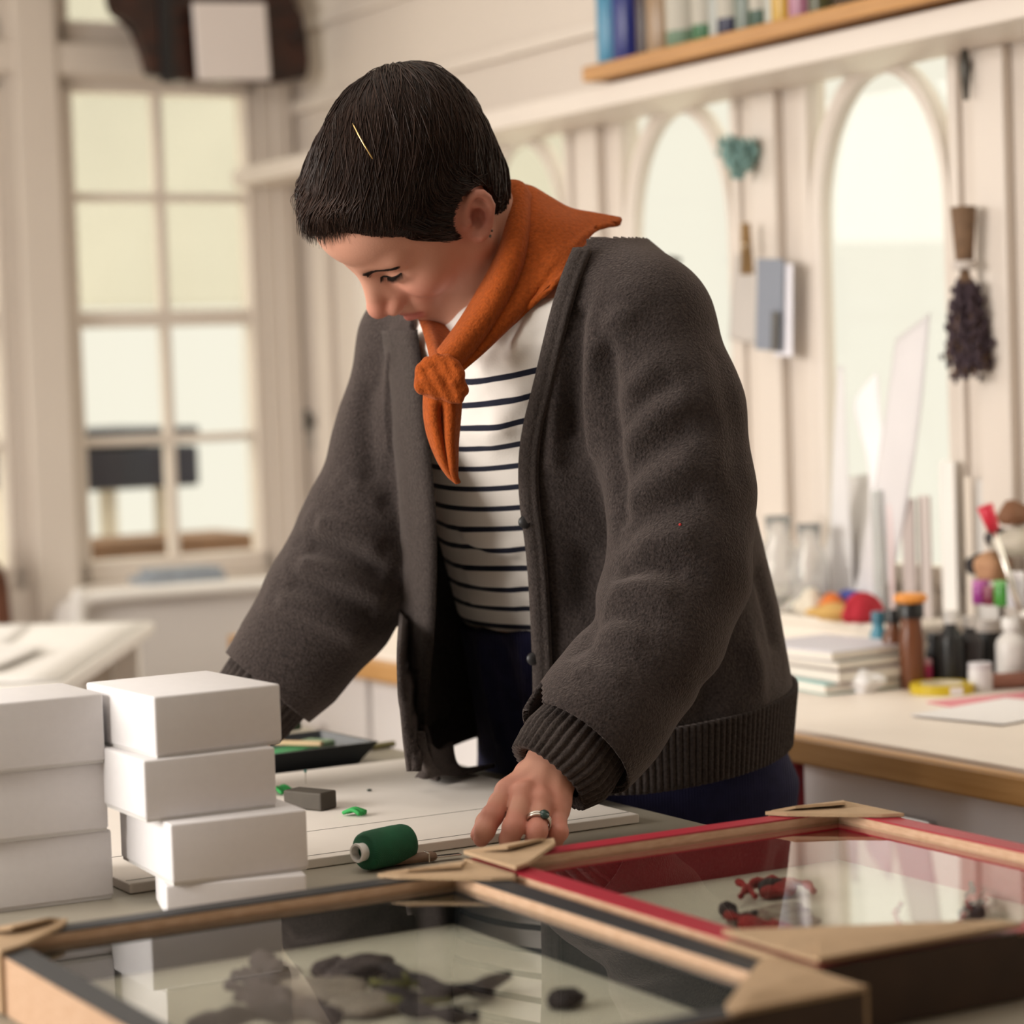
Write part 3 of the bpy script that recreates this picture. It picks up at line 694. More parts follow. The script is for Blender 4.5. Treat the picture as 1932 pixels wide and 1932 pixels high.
# paper patterns leaning against the windows
def paper_strip(lb, pts, u, col, seed=0):
    g = np.array([[uvz(Wu(x, y, u + du)) for x, y in row] for row, du in pts]); g = np.array([[UV(*q) for q in r] for r in g])
    g = patch(g, 8, 6)
    o = cloth('paper_pattern', g, M('c_%.2f_%.2f_%.2f' % col, col, .85, var=(8, .06)), None, .0012); return tag(o, lb, 'paper', 'paper patterns leaning against the windows')
paper_strip('wide grey white paper pattern leaning between the two nearest windows', [([(1600, 900), (1660, 890)], .10), ([(1550, 1050), (1660, 1040)], .06), ([(1505, 1168), (1640, 1168)], .058)], 2.356, (.62, .59, .57))
paper_strip('long pale paper strip leaning across the nearest window', [([(1690, 640), (1755, 590)], .10), ([(1660, 850), (1730, 830)], .07), ([(1625, 1060), (1690, 1060)], .075), ([(1600, 1150), (1650, 1150)], .07)], 2.318, (.70, .67, .68))
paper_strip('narrow tall white paper offcut before the nearest window', [([(1580, 690), (1592, 690)], .10), ([(1570, 900), (1600, 900)], .07), ([(1562, 1180), (1615, 1180)], .07)], 2.330, (.72, .70, .70))
paper_strip('bright white pointed paper offcut in the middle of the nearest window', [([(1622, 740), (1655, 700)], .092), ([(1612, 775), (1660, 765)], .09), ([(1640, 900), (1670, 900)], .07), ([(1636, 1160), (1660, 1160)], .085)], 2.345, (.86, .84, .86))
paper_strip('grey pinned paper sheet hanging beside her shoulder', [([(1388, 480), (1440, 480)], .115), ([(1380, 560), (1435, 570)], .115), ([(1376, 640), (1430, 650)], .115)], 2.32, (.52, .48, .45))
# clear glass vases catching the light
for x, y, h, r, lb in ((1470, 1165, .15, .036, 'clear round glass vase on the bench right behind her back'), (1528, 1170, .14, .032, 'second clear glass vase beside the round one')):
    p = Wu(x, y, 2.335); bm = lathe(bmesh.new(), [(0, 0), (r * .7, 0), (r, h * .25), (r * .95, h * .55), (r * .5, h * .78), (r * .6, h), (r * .55, h), (r * .45, h * .78), (r * .9, h * .55), (r * .94, h * .26), (0, .006)], 24)
    o = fin('glass_vase', bm, M('vase_glass', (.93, .93, .92), .03, trans=.85, ior=1.3), None, True); q = UV(2.338, uvz(p)[1], ZCT + .001); o.location = [float(k) for k in q]; tag(o, lb, 'vase', 'glass vases on the workbench')

# ------------------------------------------------------------------ things hanging by the windows
def sprig(name, lb, cat, px, py, u, h, mats, n, spread, seed, drop=1, base=None, stalk=.5):
    p = Wu(px, py, u); rg_ = np.random.default_rng(seed)
    t = thing(name, lb, cat, p); st = bmesh.new(); lf = bmesh.new()
    for i in range(n):
        a = rg_.uniform(0, 6.28); s_ = spread * math.sqrt(rg_.random()); ln = h * rg_.uniform(.75, 1.05)
        top = np.array([.004 * math.cos(a), .004 * math.sin(a), 0]); bot = np.array([s_ * math.cos(a), s_ * math.sin(a) * .6, -ln * drop])
        ctl = np.array([top + np.array([s_ * .12 * math.cos(a), 0, ln * .28 * drop]), top, (top * .55 + bot * .45), bot])
        c_ = crom(ctl, np.linspace(0, 3, 10)); tube(st, c_, [.0016] * 10, 4, False)
        for k in range(14):
            f = rg_.uniform(stalk, 1.0); b = top * (1 - f) + bot * f + rg_.normal(size=3) * .006
            q = bmesh.new(); bmesh.ops.create_icosphere(q, subdivisions=1, radius=1)
            for v_ in q.verts: v_.co = Vector((v_.co.x * .0035, v_.co.y * .0035, v_.co.z * .008))
            q.transform(Matrix.Translation([float(x) for x in b]) @ Matrix.Rotation(rg_.uniform(-1, 1), 4, 'X')); me = bpy.data.meshes.new('t'); q.to_mesh(me); q.free(); lf.from_mesh(me); bpy.data.meshes.remove(me)
    fin('stems', st, mats[0], t, True); fin('flower_heads' if drop > 0 else 'leaves', lf, mats[1], t, True)
    if base: base(t)
    return t
m_dry = M('dried_stalks', (.22, .13, .075), .8, var=(60, .4)); m_lav = M('dried_flowers', (.085, .055, .07), .9, var=(90, .5))
def tie(t):
    bm = bmesh.new()
    for z in (-.004, .0, .004): tube(bm, [(.016 * math.cos(a), .014 * math.sin(a), z) for a in np.linspace(0, 6.3, 20)], .0025, 6)
    fin('string_tie', bm, M('pale_string', (.6, .54, .5), .8), t, True)
    bm = lathe(bmesh.new(), [(0, .0), (.013, 0), (.016, .04), (.019, .085), (.0, .087)], 14); fin('stalk_bundle', bm, m_dry, t, True)
sprig('dried_flower_bunch', 'dried brown lavender bunch hanging upside down at the right window post', 'dried flowers', 1820, 500, 2.40, .155, (m_dry, m_lav), 60, .035, 5, 1, tie, .25)
sprig('air_plant', 'small teal green plant hung on the post between the windows', 'plant', 1395, 322, 2.40, .05, (M('teal_leaf', (.22, .37, .35), .7), M('teal_leaf')), 34, .035, 8, -1, None, .0)
# dark strip of the blind pull by the top of the near window
p = Wu(1822, 150, 2.42); bm = tube(bmesh.new(), [(0, 0, .05), (0, 0, .02), (.0, 0, -.03)], [.004, .009, .004], 10)
o = fin('window_catch', bm, M('dark_metal'), None, True); o.location = [float(x) for x in p]; tag(o, 'dark metal catch at the top of the nearest arched window', 'window catch')
# wooden peg with photo cards
p = Wu(1408, 470, 2.395); t = thing('clothes_peg', 'wooden peg clipped on the post between two arched windows', 'peg', p, TH)
m_peg = M('peg_wood', (.34, .20, .075), .6, var=(30, .4))
for s in (-1, 1):
    bm = bmesh.new(); box(bm, (0, s * .006, 0), (.012, .007, .085), .002); bm.transform(Matrix.Rotation(s * .07, 4, 'X')); fin('jaw', bm, m_peg, t)
bm = tube(bmesh.new(), [(0, -.008, .006), (0, .008, .006)], .006, 10); fin('spring', bm, m_silver, t, True)
def card(lb, px, py, w, h, u, col, rx, mat=None):
    p = Wu(px, py, u); o = fin('photo_card', B1((0, 0, 0), (.0015, w, h), .0004), mat or M('c_%.2f_%.2f_%.2f' % col, col, .6)); o.location = [float(x) for x in p]; o.rotation_euler = (rx, 0, TH)
    return tag(o, lb, 'card', 'cards pinned on the window post')
card('blue grey photo card pinned below the wooden peg', 1452, 575, .075, .150, 2.400, (.22, .24, .29), .08)
card('white card behind the blue grey photo card', 1478, 585, .05, .15, 2.405, (.76, .74, .80), .05)
card('small dark photo strip on the lower part of the blue grey card', 1462, 625, .02, .065, 2.394, (.10, .095, .09), .1)
p = Wu(1285, 492, 2.42); bm = tube(bmesh.new(), [(0, 0, 0), (-.02, 0, .004), (-.032, 0, -.004)], [.005, .006, .003], 8)
o = fin('window_latch', bm, M('dark_metal'), None, True); o.location = [float(x) for x in p]; tag(o, 'small dark latch on the second window, just above her shoulder', 'window latch')

# ------------------------------------------------------------------ the work table and what lies on it
ZTB = .82
m_table = M('olive_grey_laminate', (.33, .295, .235), .5, var=(5, .08))
t = thing('work_table', 'large olive grey work table in the foreground carrying the framed boxes', 'table', UV(.35, 2.0, 0), TH)
fin('tabletop', B1((.075, -.03, ZTB - .015), (1.92, 2.10, .03), .003), m_table, t)
for x in (-.75, .92):
    for y in (-.95, .90): fin('leg', B1((x, y, (ZTB - .03) / 2), (.06, .06, ZTB - .03), .004), M('table_leg', (.45, .42, .38), .5), t)
fin('apron', B1((.075, -.03, ZTB - .075), (1.70, 1.86, .09), .003), M('table_leg'), t)
# white mounting board
m_board = M('white_mount_board', (.76, .70, .64), .75, var=(20, .03))
bd = rput('mount_board', B1((0, 0, .0045), (.545, .50, .009), .001), m_board, (1.0625, 2.362, ZTB + .0005))
tag(bd, 'big white mounting board lying on the table under her left hand', 'board')
ZB_ = ZTB + .0098
m_line = M('pencil_line', (.25, .24, .22), .8)
for v_, w in ((2.128, .0012), (2.246, .0007)):
    o = fin('drawn_line', B1((0, v_ - 2.362, .0092), (.54, w, .0003)), m_line, bd)

# ---- glazed box frames
m_fwood = M('pale_frame_wood', (.60, .40, .27), .5, var=(10, .25), stretch=(8, 8, 30), col2=(.50, .31, .19))
m_fglass = glass_mat('frame_glass', (.96, .97, .95), 1.45)
def box_frame(label, u0, u1, v0, v1, paint, mount, zt=.866):
    q = thing('box_frame', label, 'framed box', UV((u0 + u1) / 2, (v0 + v1) / 2, ZTB), TH)
    a, b, h, w = (u1 - u0) / 2, (v1 - v0) / 2, zt - ZTB, .022
    cor = [(-a, -b), (a, -b), (a, b), (-a, b)]; inn = [(-a + w, -b + w), (a - w, -b + w), (a - w, b - w), (-a + w, b - w)]
    for k in range(4):
        n = (k + 1) % 4
        r = fin('rail', prism(bmesh.new(), [cor[k], cor[n], inn[n], inn[k]], .001, h - .0015), m_fwood, q)
        fin('painted_face', prism(bmesh.new(), [cor[k], cor[n], inn[n], inn[k]], h - .0016, h), paint, r)
        s2 = [(x * (1 - .006 / abs(x)) if x else x, y) for x, y in inn]
        i2 = [(math.copysign(abs(x) - .005, x), math.copysign(abs(y) - .005, y)) for x, y in inn]
        fin('spacer', prism(bmesh.new(), [inn[k], inn[n], i2[n], i2[k]], .006, h - .0105), paint, r)
    fin('shaded_edge', B1((0, -b - .0006, h / 2 - .001), (2 * a, .0012, h - .004)), M('shaded_front_brown', (.060, .032, .018), .55, var=(20, .3)), q)  # dark strip: shade of the near side put into the colour
    fin('mount', B1((0, 0, .004), (2 * a - 2 * w - .001, 2 * b - 2 * w - .001, .004)), mount, q)
    fin('glass', B1((0, 0, h - .0092), (2 * a - 2 * w - .0006, 2 * b - 2 * w - .0006, .002)), m_fglass, q)
    return q
m_fblack = M('black_frame_paint', (.022, .024, .028), .45)
m_fred = M('crimson_frame_paint', (.36, .016, .034), .45)
m_mount = M('sage_grey_mount', (.72, .675, .58), .85, var=(60, .05))
FB = box_frame('black faced box frame with glass in the left foreground', .556, .978, 1.285, 1.822, m_fblack, m_mount)
FR = box_frame('crimson faced box frame with glass in the right foreground', .990, 1.383, 1.345, 1.836, m_fred, m_mount, .869)
def local_xy(q, p):
    """world point in the flat frame of thing q"""
    d = np.array(p) - np.array(q.location); return float(d @ AX), float(d @ BX)
def pieces(q, name, mat, tubes=(), lumps=(), zl=.012):
    bm = bmesh.new()
    for pts, r in tubes:
        c_ = [(*local_xy(q, T(x, y, ZTB + zl)), zl + (.004 if len(p_) == 0 else p_[0])) for x, y, *p_ in pts]
        c_ = crom(np.array(c_), np.linspace(0, len(c_) - 1, 5 * len(c_))); tube(bm, c_, [r * (.8 + .25 * math.sin(i * .9)) for i in range(len(c_))], 8)
    for x, y, sx, sy, rot, sz in lumps:
        c = local_xy(q, T(x, y, ZTB + zl)); k = bmesh.new(); bmesh.ops.create_icosphere(k, subdivisions=3, radius=1)
        for v_ in k.verts:
            f = 1 + .10 * math.sin(v_.co.x * 5 + x) + .10 * math.sin(v_.co.y * 6 + y); v_.co = Vector((v_.co.x * sx * f, v_.co.y * sy * f, v_.co.z * sz * f))
        k.transform(Matrix.Translation((c[0], c[1], .0075 + sz * .7)) @ Matrix.Rotation(rot, 4, 'Z')); me = bpy.data.meshes.new('t'); k.to_mesh(me); k.free(); bm.from_mesh(me); bpy.data.meshes.remove(me)
    return fin(name, bm, mat, q, True)
m_mauve = M('dark_mauve_felt', (.125, .098, .104), .9, var=(70, .5)); m_taupe = M('taupe_linen', (.38, .32, .275), .9, var=(50, .3))
m_olv = M('olive_thread', (.20, .19, .06), .9, var=(80, .5)); m_redt = M('red_thread', (.42, .03, .03), .85, var=(80, .5)); m_blk = M('black_felt', (.055, .043, .047), .9, var=(70, .5))
m_lace = M('printed_linen', (.42, .37, .30), .9, var=(90, .55), col2=(.20, .10, .09))
# stitched figure in the black frame: mauve gloved hands, linen body, dark head
pieces(FB, 'stitched_hand', m_mauve, [([(545, 1890), (500, 1872), (445, 1850)], .006), ([(548, 1902), (505, 1890), (432, 1868)], .006), ([(552, 1912), (500, 1905), (450, 1890)], .006), ([(520, 1868), (480, 1850), (462, 1842)], .005)], [(560, 1900, .022, .018, .3, .006)])
pieces(FB, 'stitched_head', m_mauve, [([(530, 1850), (505, 1835), (490, 1822)], .011)], [(512, 1838, .020, .012, -.5, .008), (680, 1830, .030, .018, .2, .009), (620, 1822, .020, .008, .5, .006)])
pieces(FB, 'linen_body', m_taupe, [], [(600, 1868, .034, .040, .3, .006), (690, 1892, .030, .026, .2, .006)])
pieces(FB, 'dark_limbs', m_blk, [([(650, 1850), (720, 1838), (770, 1850), (830, 1872), (930, 1880)], .006), ([(640, 1930), (560, 1922), (480, 1925), (400, 1932)], .008), ([(720, 1880), (800, 1890), (880, 1880), (960, 1850)], .006), ([(760, 1910), (840, 1925), (900, 1930)], .007)], [(740, 1855, .018, .010, .2, .006), (1065, 1885, .016, .012, .3, .007), (390, 1925, .014, .010, 0, .006)])
pieces(FB, 'olive_stitches', m_olv, [([(700, 1862), (740, 1868), (790, 1866)], .003), ([(730, 1895), (790, 1902), (850, 1898)], .003), ([(735, 1842), (760, 1848), (770, 1858)], .0025)])
# stitched crab like figure in the crimson frame
pieces(FR, 'red_claw', m_redt, [([(1392, 1672), (1410, 1682), (1425, 1700)], .0035), ([(1425, 1672), (1410, 1684), (1398, 1700)], .0035), ([(1420, 1676), (1450, 1670), (1480, 1672)], .005), ([(1480, 1672), (1520, 1676), (1535, 1690)], .004)], [(1470, 1680, .018, .012, 0, .007)])
pieces(FR, 'red_hem', m_redt, [([(1370, 1735), (1400, 1742), (1450, 1752), (1500, 1762)], .004), ([(1400, 1752), (1450, 1764), (1490, 1775)], .006), ([(1420, 1745), (1440, 1765)], .004), ([(1460, 1750), (1470, 1772)], .004)], [(1440, 1758, .020, .008, -.3, .006)])
pieces(FR, 'linen_body', m_lace, [], [(1450, 1722, .042, .020, .2, .005), (1500, 1735, .020, .018, .2, .005)])
pieces(FR, 'dark_eye', m_blk, [([(1378, 1730), (1400, 1740), (1425, 1732)], .004)], [(1372, 1718, .008, .007, 0, .007), (1455, 1680, .012, .009, 0, .009)])
pieces(FR, 'red_sprig', m_redt, [([(1800, 1772), (1815, 1740), (1840, 1710), (1858, 1690)], .003), ([(1830, 1700), (1845, 1710), (1862, 1706)], .003), ([(1812, 1760), (1806, 1775)], .005), ([(1700, 1760), (1690, 1735), (1700, 1715)], .003)], [(1842, 1700, .010, .008, 0, .006)])
pieces(FR, 'dark_sprig', m_blk, [([(1815, 1735), (1832, 1722), (1850, 1712)], .0045), ([(1825, 1700), (1835, 1690), (1832, 1676)], .003)], [(1835, 1722, .012, .008, .4, .006)])

# folded cardboard corners that protect the frames
m_kraft = M('kraft_cardboard', (.46, .315, .19), .85, var=(50, .12), bump=(160, .15)); m_kraftd = M('corrugated_edge', (.30, .19, .105), .9, wave=(120, .6, 'X'))
def corner(label, q, a, b, su, sv, L1=.085, lift=.0, tip=0.0, Lu=None):
    """su, sv say which corner of frame q"""
    h = (.869 if q is FR else .866) - ZTB; x, y = su * a, sv * b; Lu = Lu or L1
    o = UV(0, 0, 0); base = np.array(q.location) + AX * x + BX * y
    t_ = thing('corner_protector', label, 'cardboard corner', base, TH, 'folded cardboard corners on the frames')
    e = .0035
    def tri(dx, dy, z0, z1):
        return prism(bmesh.new(), [(su * e, sv * e), (-su * Lu, sv * e), (-su * (Lu - .010), -sv * .016), (-su * .014, -sv * (L1 - .010)), (su * e, -sv * L1)], z0, z1)
    f = fin('top_flap', tri(0, 0, h + .0008 + lift, h + .0038 + lift), m_kraft, t_)
    # second layer, folded over half of the first and lifting at its free edge
    bm = bmesh.new(); v_ = [bm.verts.new(p) for p in ((su * e, sv * e, h + .0042 + lift), (-su * Lu * .92, sv * e, h + .0042 + lift), (-su * Lu * .74, -sv * .012, h + .0055 + lift + tip), (-su * .020, -sv * .030, h + .0065 + lift + tip))]
    bm.faces.new(v_); o_ = fin('folded_flap', bm, m_kraft, t_); s_ = o_.modifiers.new('s', 'SOLIDIFY'); s_.thickness = .0025
    fin('side_flap', B1((-su * (Lu / 2 - e), sv * (.002), h / 2 + .001), (Lu, .0028, h - .002)), m_kraft if sv > 0 else M('shaded_front_brown'), t_)  # near flap takes the dark brown that paints in front shade
    fin('side_flap', B1((su * .002, -sv * (L1 / 2 - e), h / 2 + .001), (.0028, L1, h - .002)), m_kraft, t_)
    return t_
aB, bB = (.978 - .556) / 2, (1.822 - 1.285) / 2; aR, bR = (1.383 - .990) / 2, (1.836 - 1.345) / 2
corner('folded cardboard corner on the far left corner of the black frame', FB, aB, bB, -1, 1, .075, .0, .004)
corner('folded cardboard corner where the black frame meets her thread tools', FB, aB, bB, 1, 1, .080, .0, .002)
corner('folded cardboard corner on the near right corner of the black frame', FB, aB, bB, 1, -1, .105, .0, .004)
corner('folded cardboard corner of the crimson frame beside her left hand', FR, aR, bR, -1, 1, .085, .003, .003)
corner('folded cardboard corner at the far right of the crimson frame by her trousers', FR, aR, bR, 1, 1, .085, .0, .003)
corner('wide cardboard corner at the near left of the crimson frame', FR, aR, bR, -1, -1, .11, .003, .002, .175)

# ---- white boxes
m_wbox = M('white_box_card', (.73, .705, .71), .7, var=(120, .03), bump=(300, .04))
m_wboxi = M('white_box_inner', (.60, .58, .56), .8)
def gift_box(label, p, ang, w, d, h, grp):
    """p: front left bottom corner"""
    t_ = thing('white_box', label, 'box', p, ang, grp)
    bm = bmesh.new(); box(bm, (w / 2, d / 2, h / 2 + .0012), (w, d, h - .0024), .0022, 3); fin('lid', bm, m_wbox, t_, auto=50)
    fin('base', B1((w / 2, d / 2, .004), (w - .003, d - .003, .008)), m_wboxi, t_)
    return t_
def stack_at(pl, pr, zt, w, d, h, label, grp, z0=None):
    a, b = T(*pl, zt), T(*pr, zt); ang = math.atan2(b[1] - a[1], b[0] - a[0])
    return gift_box(label, (a[0], a[1], zt - h), ang, w, d, h, grp)
g2 = 'stack of white boxes with shifted edges'
zz_ = [ZTB + .0005]
for h in (.0300, .0535, .0535, .0535): zz_.append(zz_[-1] + h)
stack_at((312, 1672), (560, 1651), zz_[1], .122, .078, .0298, 'shallow white box at the bottom of the right stack, half behind the black frame', g2)
stack_at((321, 1556), (569, 1528), zz_[2], .124, .150, .0533, 'white box third from the top in the right stack, pushed out to the right', g2)
stack_at((270, 1436), (518, 1409), zz_[3], .122, .150, .0533, 'white box second from the top in the right stack, set back to the left', g2)
stack_at((290, 1315), (528, 1290), zz_[4], .121, .150, .0533, 'topmost white box of the right stack, its left side lit brightly', g2)
g1 = 'stack of white boxes cut by the left edge'
zl = [ZTB + .0004]
for h in (.0620, .0620, .0620): zl.append(zl[-1] + h)
for k, (fr_, lb) in enumerate((((210, 1565), 'bottom white box of the left stack, cut by the left edge'), ((200, 1437), 'middle white box of the left stack, cut by the left edge'), ((194, 1308), 'top white box of the left stack, cut by the left edge'))):
    p = T(*fr_, zl[k + 1]); ang = TH - .06 + .02 * k; w, d = .128, .108
    a = p - np.array([math.cos(ang), math.sin(ang), 0]) * w
    gift_box(lb, (a[0], a[1], zl[k]), ang, w, d, .0618, g1)

# ---- green thread
m_green = M('green_thread', (.006, .105, .045), .75, var=(40, .3), wave=(330, .35, 'DIAGONAL'), sheen=.1)
c0, c1 = T(690, 1606, ZTB + .0190), T(777, 1587, ZTB + .0190); ax_ = (c1 - c0) / np.linalg.norm(c1 - c0)
cm = T(727, 1598, ZTB + .0190)
t = thing('thread_spool', 'green spool of thread with white core lying before the mounting board', 'thread', (cm[0], cm[1], ZTB), math.atan2(ax_[1], ax_[0]))
bm = lathe(bmesh.new(), [(0, -.0280), (.0150, -.0280), (.0172, -.0262), (.0183, -.022), (.0187, -.01), (.0187, .012), (.0183, .022), (.0172, .0262), (.0150, .0280), (0, .0280)], 40)
bm.transform(Matrix.Translation((0, 0, .0190)) @ Matrix.Rotation(math.radians(90), 4, 'Y')); fin('thread', bm, m_green, t, auto=50)
bm = lathe(bmesh.new(), [(.0068, -.0370), (.0088, -.0370), (.0092, -.0360), (.0084, -.0310), (.0072, .0290), (.0078, .031), (.0078, .033), (.0068, .033), (.0068, -.0370)], 28)
bm.transform(Matrix.Translation((0, 0, .0190)) @ Matrix.Rotation(math.radians(90), 4, 'Y')); fin('core', bm, M('white_plastic', (.82, .80, .78), .35), t, auto=50)
# brown handled tool
p0, p1 = T(732, 1628, ZTB + .004), T(870, 1612, ZTB + .004); dv = p1 - p0; ln = np.linalg.norm(dv)
t = thing('craft_knife', 'slim brown handled knife lying in front of the green spool', 'knife', (p0[0], p0[1], ZTB), math.atan2(dv[1], dv[0]))
bm = B1((ln * .33, 0, .0055), (ln * .66, .012, .009), .004); fin('handle', bm, M('brown_handle', (.24, .155, .105), .45, var=(20, .3)), t, auto=50)
fin('ferrule', B1((ln * .53, 0, .0055), (.0018, .0128, .0098), .001), m_silver, t)
fin('blade', B1((ln * .82, 0, .0045), (ln * .34, .008, .0016), .0006), m_silver, t)
# white bone folder under her fingers
p0, p1 = T(884, 1604, ZTB + .012), T(1000, 1592, ZTB + .012); dv = p1 - p0; ln = np.linalg.norm(dv)
bm = prism(bmesh.new(), [(0, 0), (.004, .0038), (.014, .0055), (ln, .0065), (ln + .004, 0), (ln, -.0065), (.014, -.0055), (.004, -.0038)], .0, .0022)
bf_ = fin('bone_folder', bm, M('pale_bone', (.68, .62, .66), .3)); bf_.location = (p0[0], p0[1], ZTB + .0095); bf_.rotation_euler = (0, math.radians(0), math.atan2(dv[1], dv[0]))
tag(bf_, 'pale bone folder with rounded tip lying under her fingers', 'bone folder')
# black tray with green pieces, block, scraps
tc = T(560, 1458, ZTB) + AX * .0 + BX * .065
t = thing('plastic_tray', 'black plastic tray of green pieces behind the white boxes', 'tray', (tc[0], tc[1], ZTB), TH + .06)
m_tray = M('black_tray', (.018, .022, .028), .4)
bm = bmesh.new()
pr = [[(-.125, -.055, 0), (.085, -.055, 0), (.085, .055, 0), (-.125, .055, 0)], [(-.14, -.070, .026), (.105, -.070, .026), (.105, .070, .026), (-.14, .070, .026)], [(-.135, -.065, .026), (.10, -.065, .026), (.10, .065, .026), (-.135, .065, .026)], [(-.121, -.051, .003), (.081, -.051, .003), (.081, .051, .003), (-.121, .051, .003)]]
rg = [[bm.verts.new(c) for c in r] for r in pr]
for a, b in zip(rg, rg[1:]):
    for k in range(4): bm.faces.new((a[k], a[(k + 1) % 4], b[(k + 1) % 4], b[k]))
bm.faces.new(rg[0][::-1]); bm.faces.new(rg[3]); fin('tray_body', bm, m_tray, t)
def on_tray(x, y, z, s, rz, rx, col, nm, lb, cat):
    c, sn = math.cos(TH + .06), math.sin(TH + .06)
    o = fin(nm, B1((0, 0, 0), s, min(s) * .2), M('c_%.2f_%.2f_%.2f' % col, col, .7)); o.location = (tc[0] + c * x - sn * y, tc[1] + sn * x + c * y, ZTB + z); o.rotation_euler = (rx, 0, TH + rz); return tag(o, lb, cat, 'pieces in the black tray')
on_tray(.018, -.012, .0135, (.060, .040, .016), .4, 0, (.03, .22, .07), 'green_block', 'bright green block in the black tray', 'block')
on_tray(.055, .008, .0165, (.050, .040, .014), .5, 0, (.16, .24, .14), 'felt_block', 'dull grey green block at the right of the black tray', 'block')
on_tray(.028, -.010, .0260, (.065, .009, .005), -.9, 0, (.58, .42, .24), 'wooden_stick', 'pale wooden stick lying across the green block in the tray', 'stick')
on_tray(-.030, .005, .0155, (.028, .025, .022), .2, 0, (.05, .055, .02), 'felt_block', 'small olive block at the left of the green block in the tray', 'block')
on_tray(-.02, .040, .018, (.12, .012, .010), .1, 0, (.22, .26, .28), 'grey_strip', 'grey blue strip along the far side of the black tray', 'strip')
on_tray(.060, .072, .0345, (.030, .015, .010), .3, 0, (.04, .075, .03), 'green_chip', 'dark green chip resting on the far rim of the black tray', 'chip')
e0 = T(585, 1508, ZB_ + .009)
o = fin('eraser_block', B1((0, 0, .0095), (.052, .026, .019), .002), M('dark_umber_rubber', (.075, .062, .048), .7, var=(50, .2))); o.location = (e0[0], e0[1], ZB_); o.rotation_euler = (0, 0, TH - 1.15)
tag(o, 'dark umber rubber block on the white board near the tray', 'block')
def scrap(px, py, lb, s, rz, seed):
    p = T(px, py, ZB_ + .003); bm = bmesh.new(); rs = random.Random(seed)
    for k in range(6):
        y0 = (k - 2.5) * s * .11; tube(bm, crom(np.array([(-s * .5 + rs.uniform(0, .2) * s, y0 * .7, .0035), (0, y0, .005 + rs.uniform(0, .003)), (s * .5 - rs.uniform(0, .15) * s, y0 * 1.2, .0032)]), np.linspace(0, 2, 9)), [.0022] * 9, 6)
    o = fin('thread_scrap', bm, M('bright_green_thread', (.03, .33, .075), .7), None, True); o.location = (p[0], p[1], ZB_ - .0005); o.rotation_euler = (0, 0, rz); return tag(o, lb, 'thread', 'green thread scraps on the board')
scrap(670, 1533, 'bright green bundle of clipped thread in the middle of the board', .024, TH - .9, 1)
scrap(527, 1492, 'green clipped thread peeping out beside the right box stack', .026, TH - 1.2, 2)
p = T(577, 1478, ZB_); t = thing('pin', 'pin with teal head standing in the board behind the rubber block', 'pin', (p[0], p[1], ZB_))
fin('shaft', tube(bmesh.new(), [(0, 0, 0), (0, 0, .013)], .0005, 6), m_silver, t, True)
bm = bmesh.new(); bmesh.ops.create_uvsphere(bm, u_segments=12, v_segments=8, radius=.0017); bm.transform(Matrix.Translation((0, 0, .0138))); fin('head', bm, M('teal_bead', (.01, .28, .24), .3), t, True)
p = T(697, 1491, ZB_ + .001); bm = bmesh.new(); bmesh.ops.create_icosphere(bm, subdivisions=2, radius=.0022)
for v_ in bm.verts: v_.co.z *= .6; v_.co.x *= 1.3
o = fin('felt_crumb', bm, M('dark_green_felt', (.015, .03, .02), .9), None, True); o.location = (p[0], p[1], ZB_ + .0012); tag(o, 'tiny dark crumb of felt lying alone on the white board', 'crumb')
p = T(700, 1410, ZTB + .004); t = thing('pencil_stub', 'olive pencil stub beyond the right end of the tray', 'pencil', (p[0], p[1], ZTB), TH + .2)
fin('barrel', tube(bmesh.new(), [(0, 0, .0042), (.036, 0, .0042)], .0042, 6), M('olive_barrel', (.20, .17, .06), .5), t)
fin('tip', tube(bmesh.new(), [(0, 0, .0042), (-.010, 0, .0042)], [.0042, .0008], 6), M('slate_tip', (.36, .38, .46), .5), t)

# ------------------------------------------------------------------ the person
EXL = np.array([.73, -.683, 0.0]); EXL /= np.linalg.norm(EXL)      # her left
EFW = np.array([EXL[1], -EXL[0], 0.0])                              # the way she faces
m_skin = M('skin', (.58, .285, .20), .5, attr='col', bump=(420, .05), spec=.35)
m_wool = M('charcoal_wool', (.053, .0415, .0385), .95, var=(330, .55), bump=(420, .55), sheen=.5, col2=(.020, .0158, .015), spec=.1)
m_rib = M('charcoal_rib', (.058, .0465, .0425), .95, var=(300, .45), bump=(500, .5), sheen=.3, col2=(.030, .024, .022), spec=.1)
m_navy = M('navy_corduroy', (.017, .017, .050), .9, var=(60, .3), wave=(95, .5, 'X'), sheen=.12, spec=.15)
m_hair = M('dark_brown_hair', (.012, .0065, .0045), .6, var=(60, .5), spec=.2)
m_hairs = M('dark_brown_strands', (.034, .0175, .0115), .45, attr='col', spec=.28)
m_scarf = M('rust_wool', (.40, .082, .012), .9, var=(260, .35), bump=(380, .4), sheen=.25, spec=.15)

FEET = np.array([P(1190, 1400, 2.93)[0], P(1190, 1400, 2.93)[1], 0.0])
person = thing('person', 'woman in a charcoal cardigan, striped top and rust neckerchief bending over the work table', 'person', (0, 0, 0))

# head frame: columns are her left, forward, up
HM = np.array([[0.60280365, -0.72842066, -0.32562419], [-0.5930551, -0.13602607, -0.79358841], [-0.53377281, -0.67149107, 0.51399059]])
HC = P(797.4, 381.2, 2.58)
HS = 1.0
def h2w(q): return HC + (np.asarray(q, float) * HS) @ HM
def w2h(p): return ((p - HC) @ HM.T) / HS

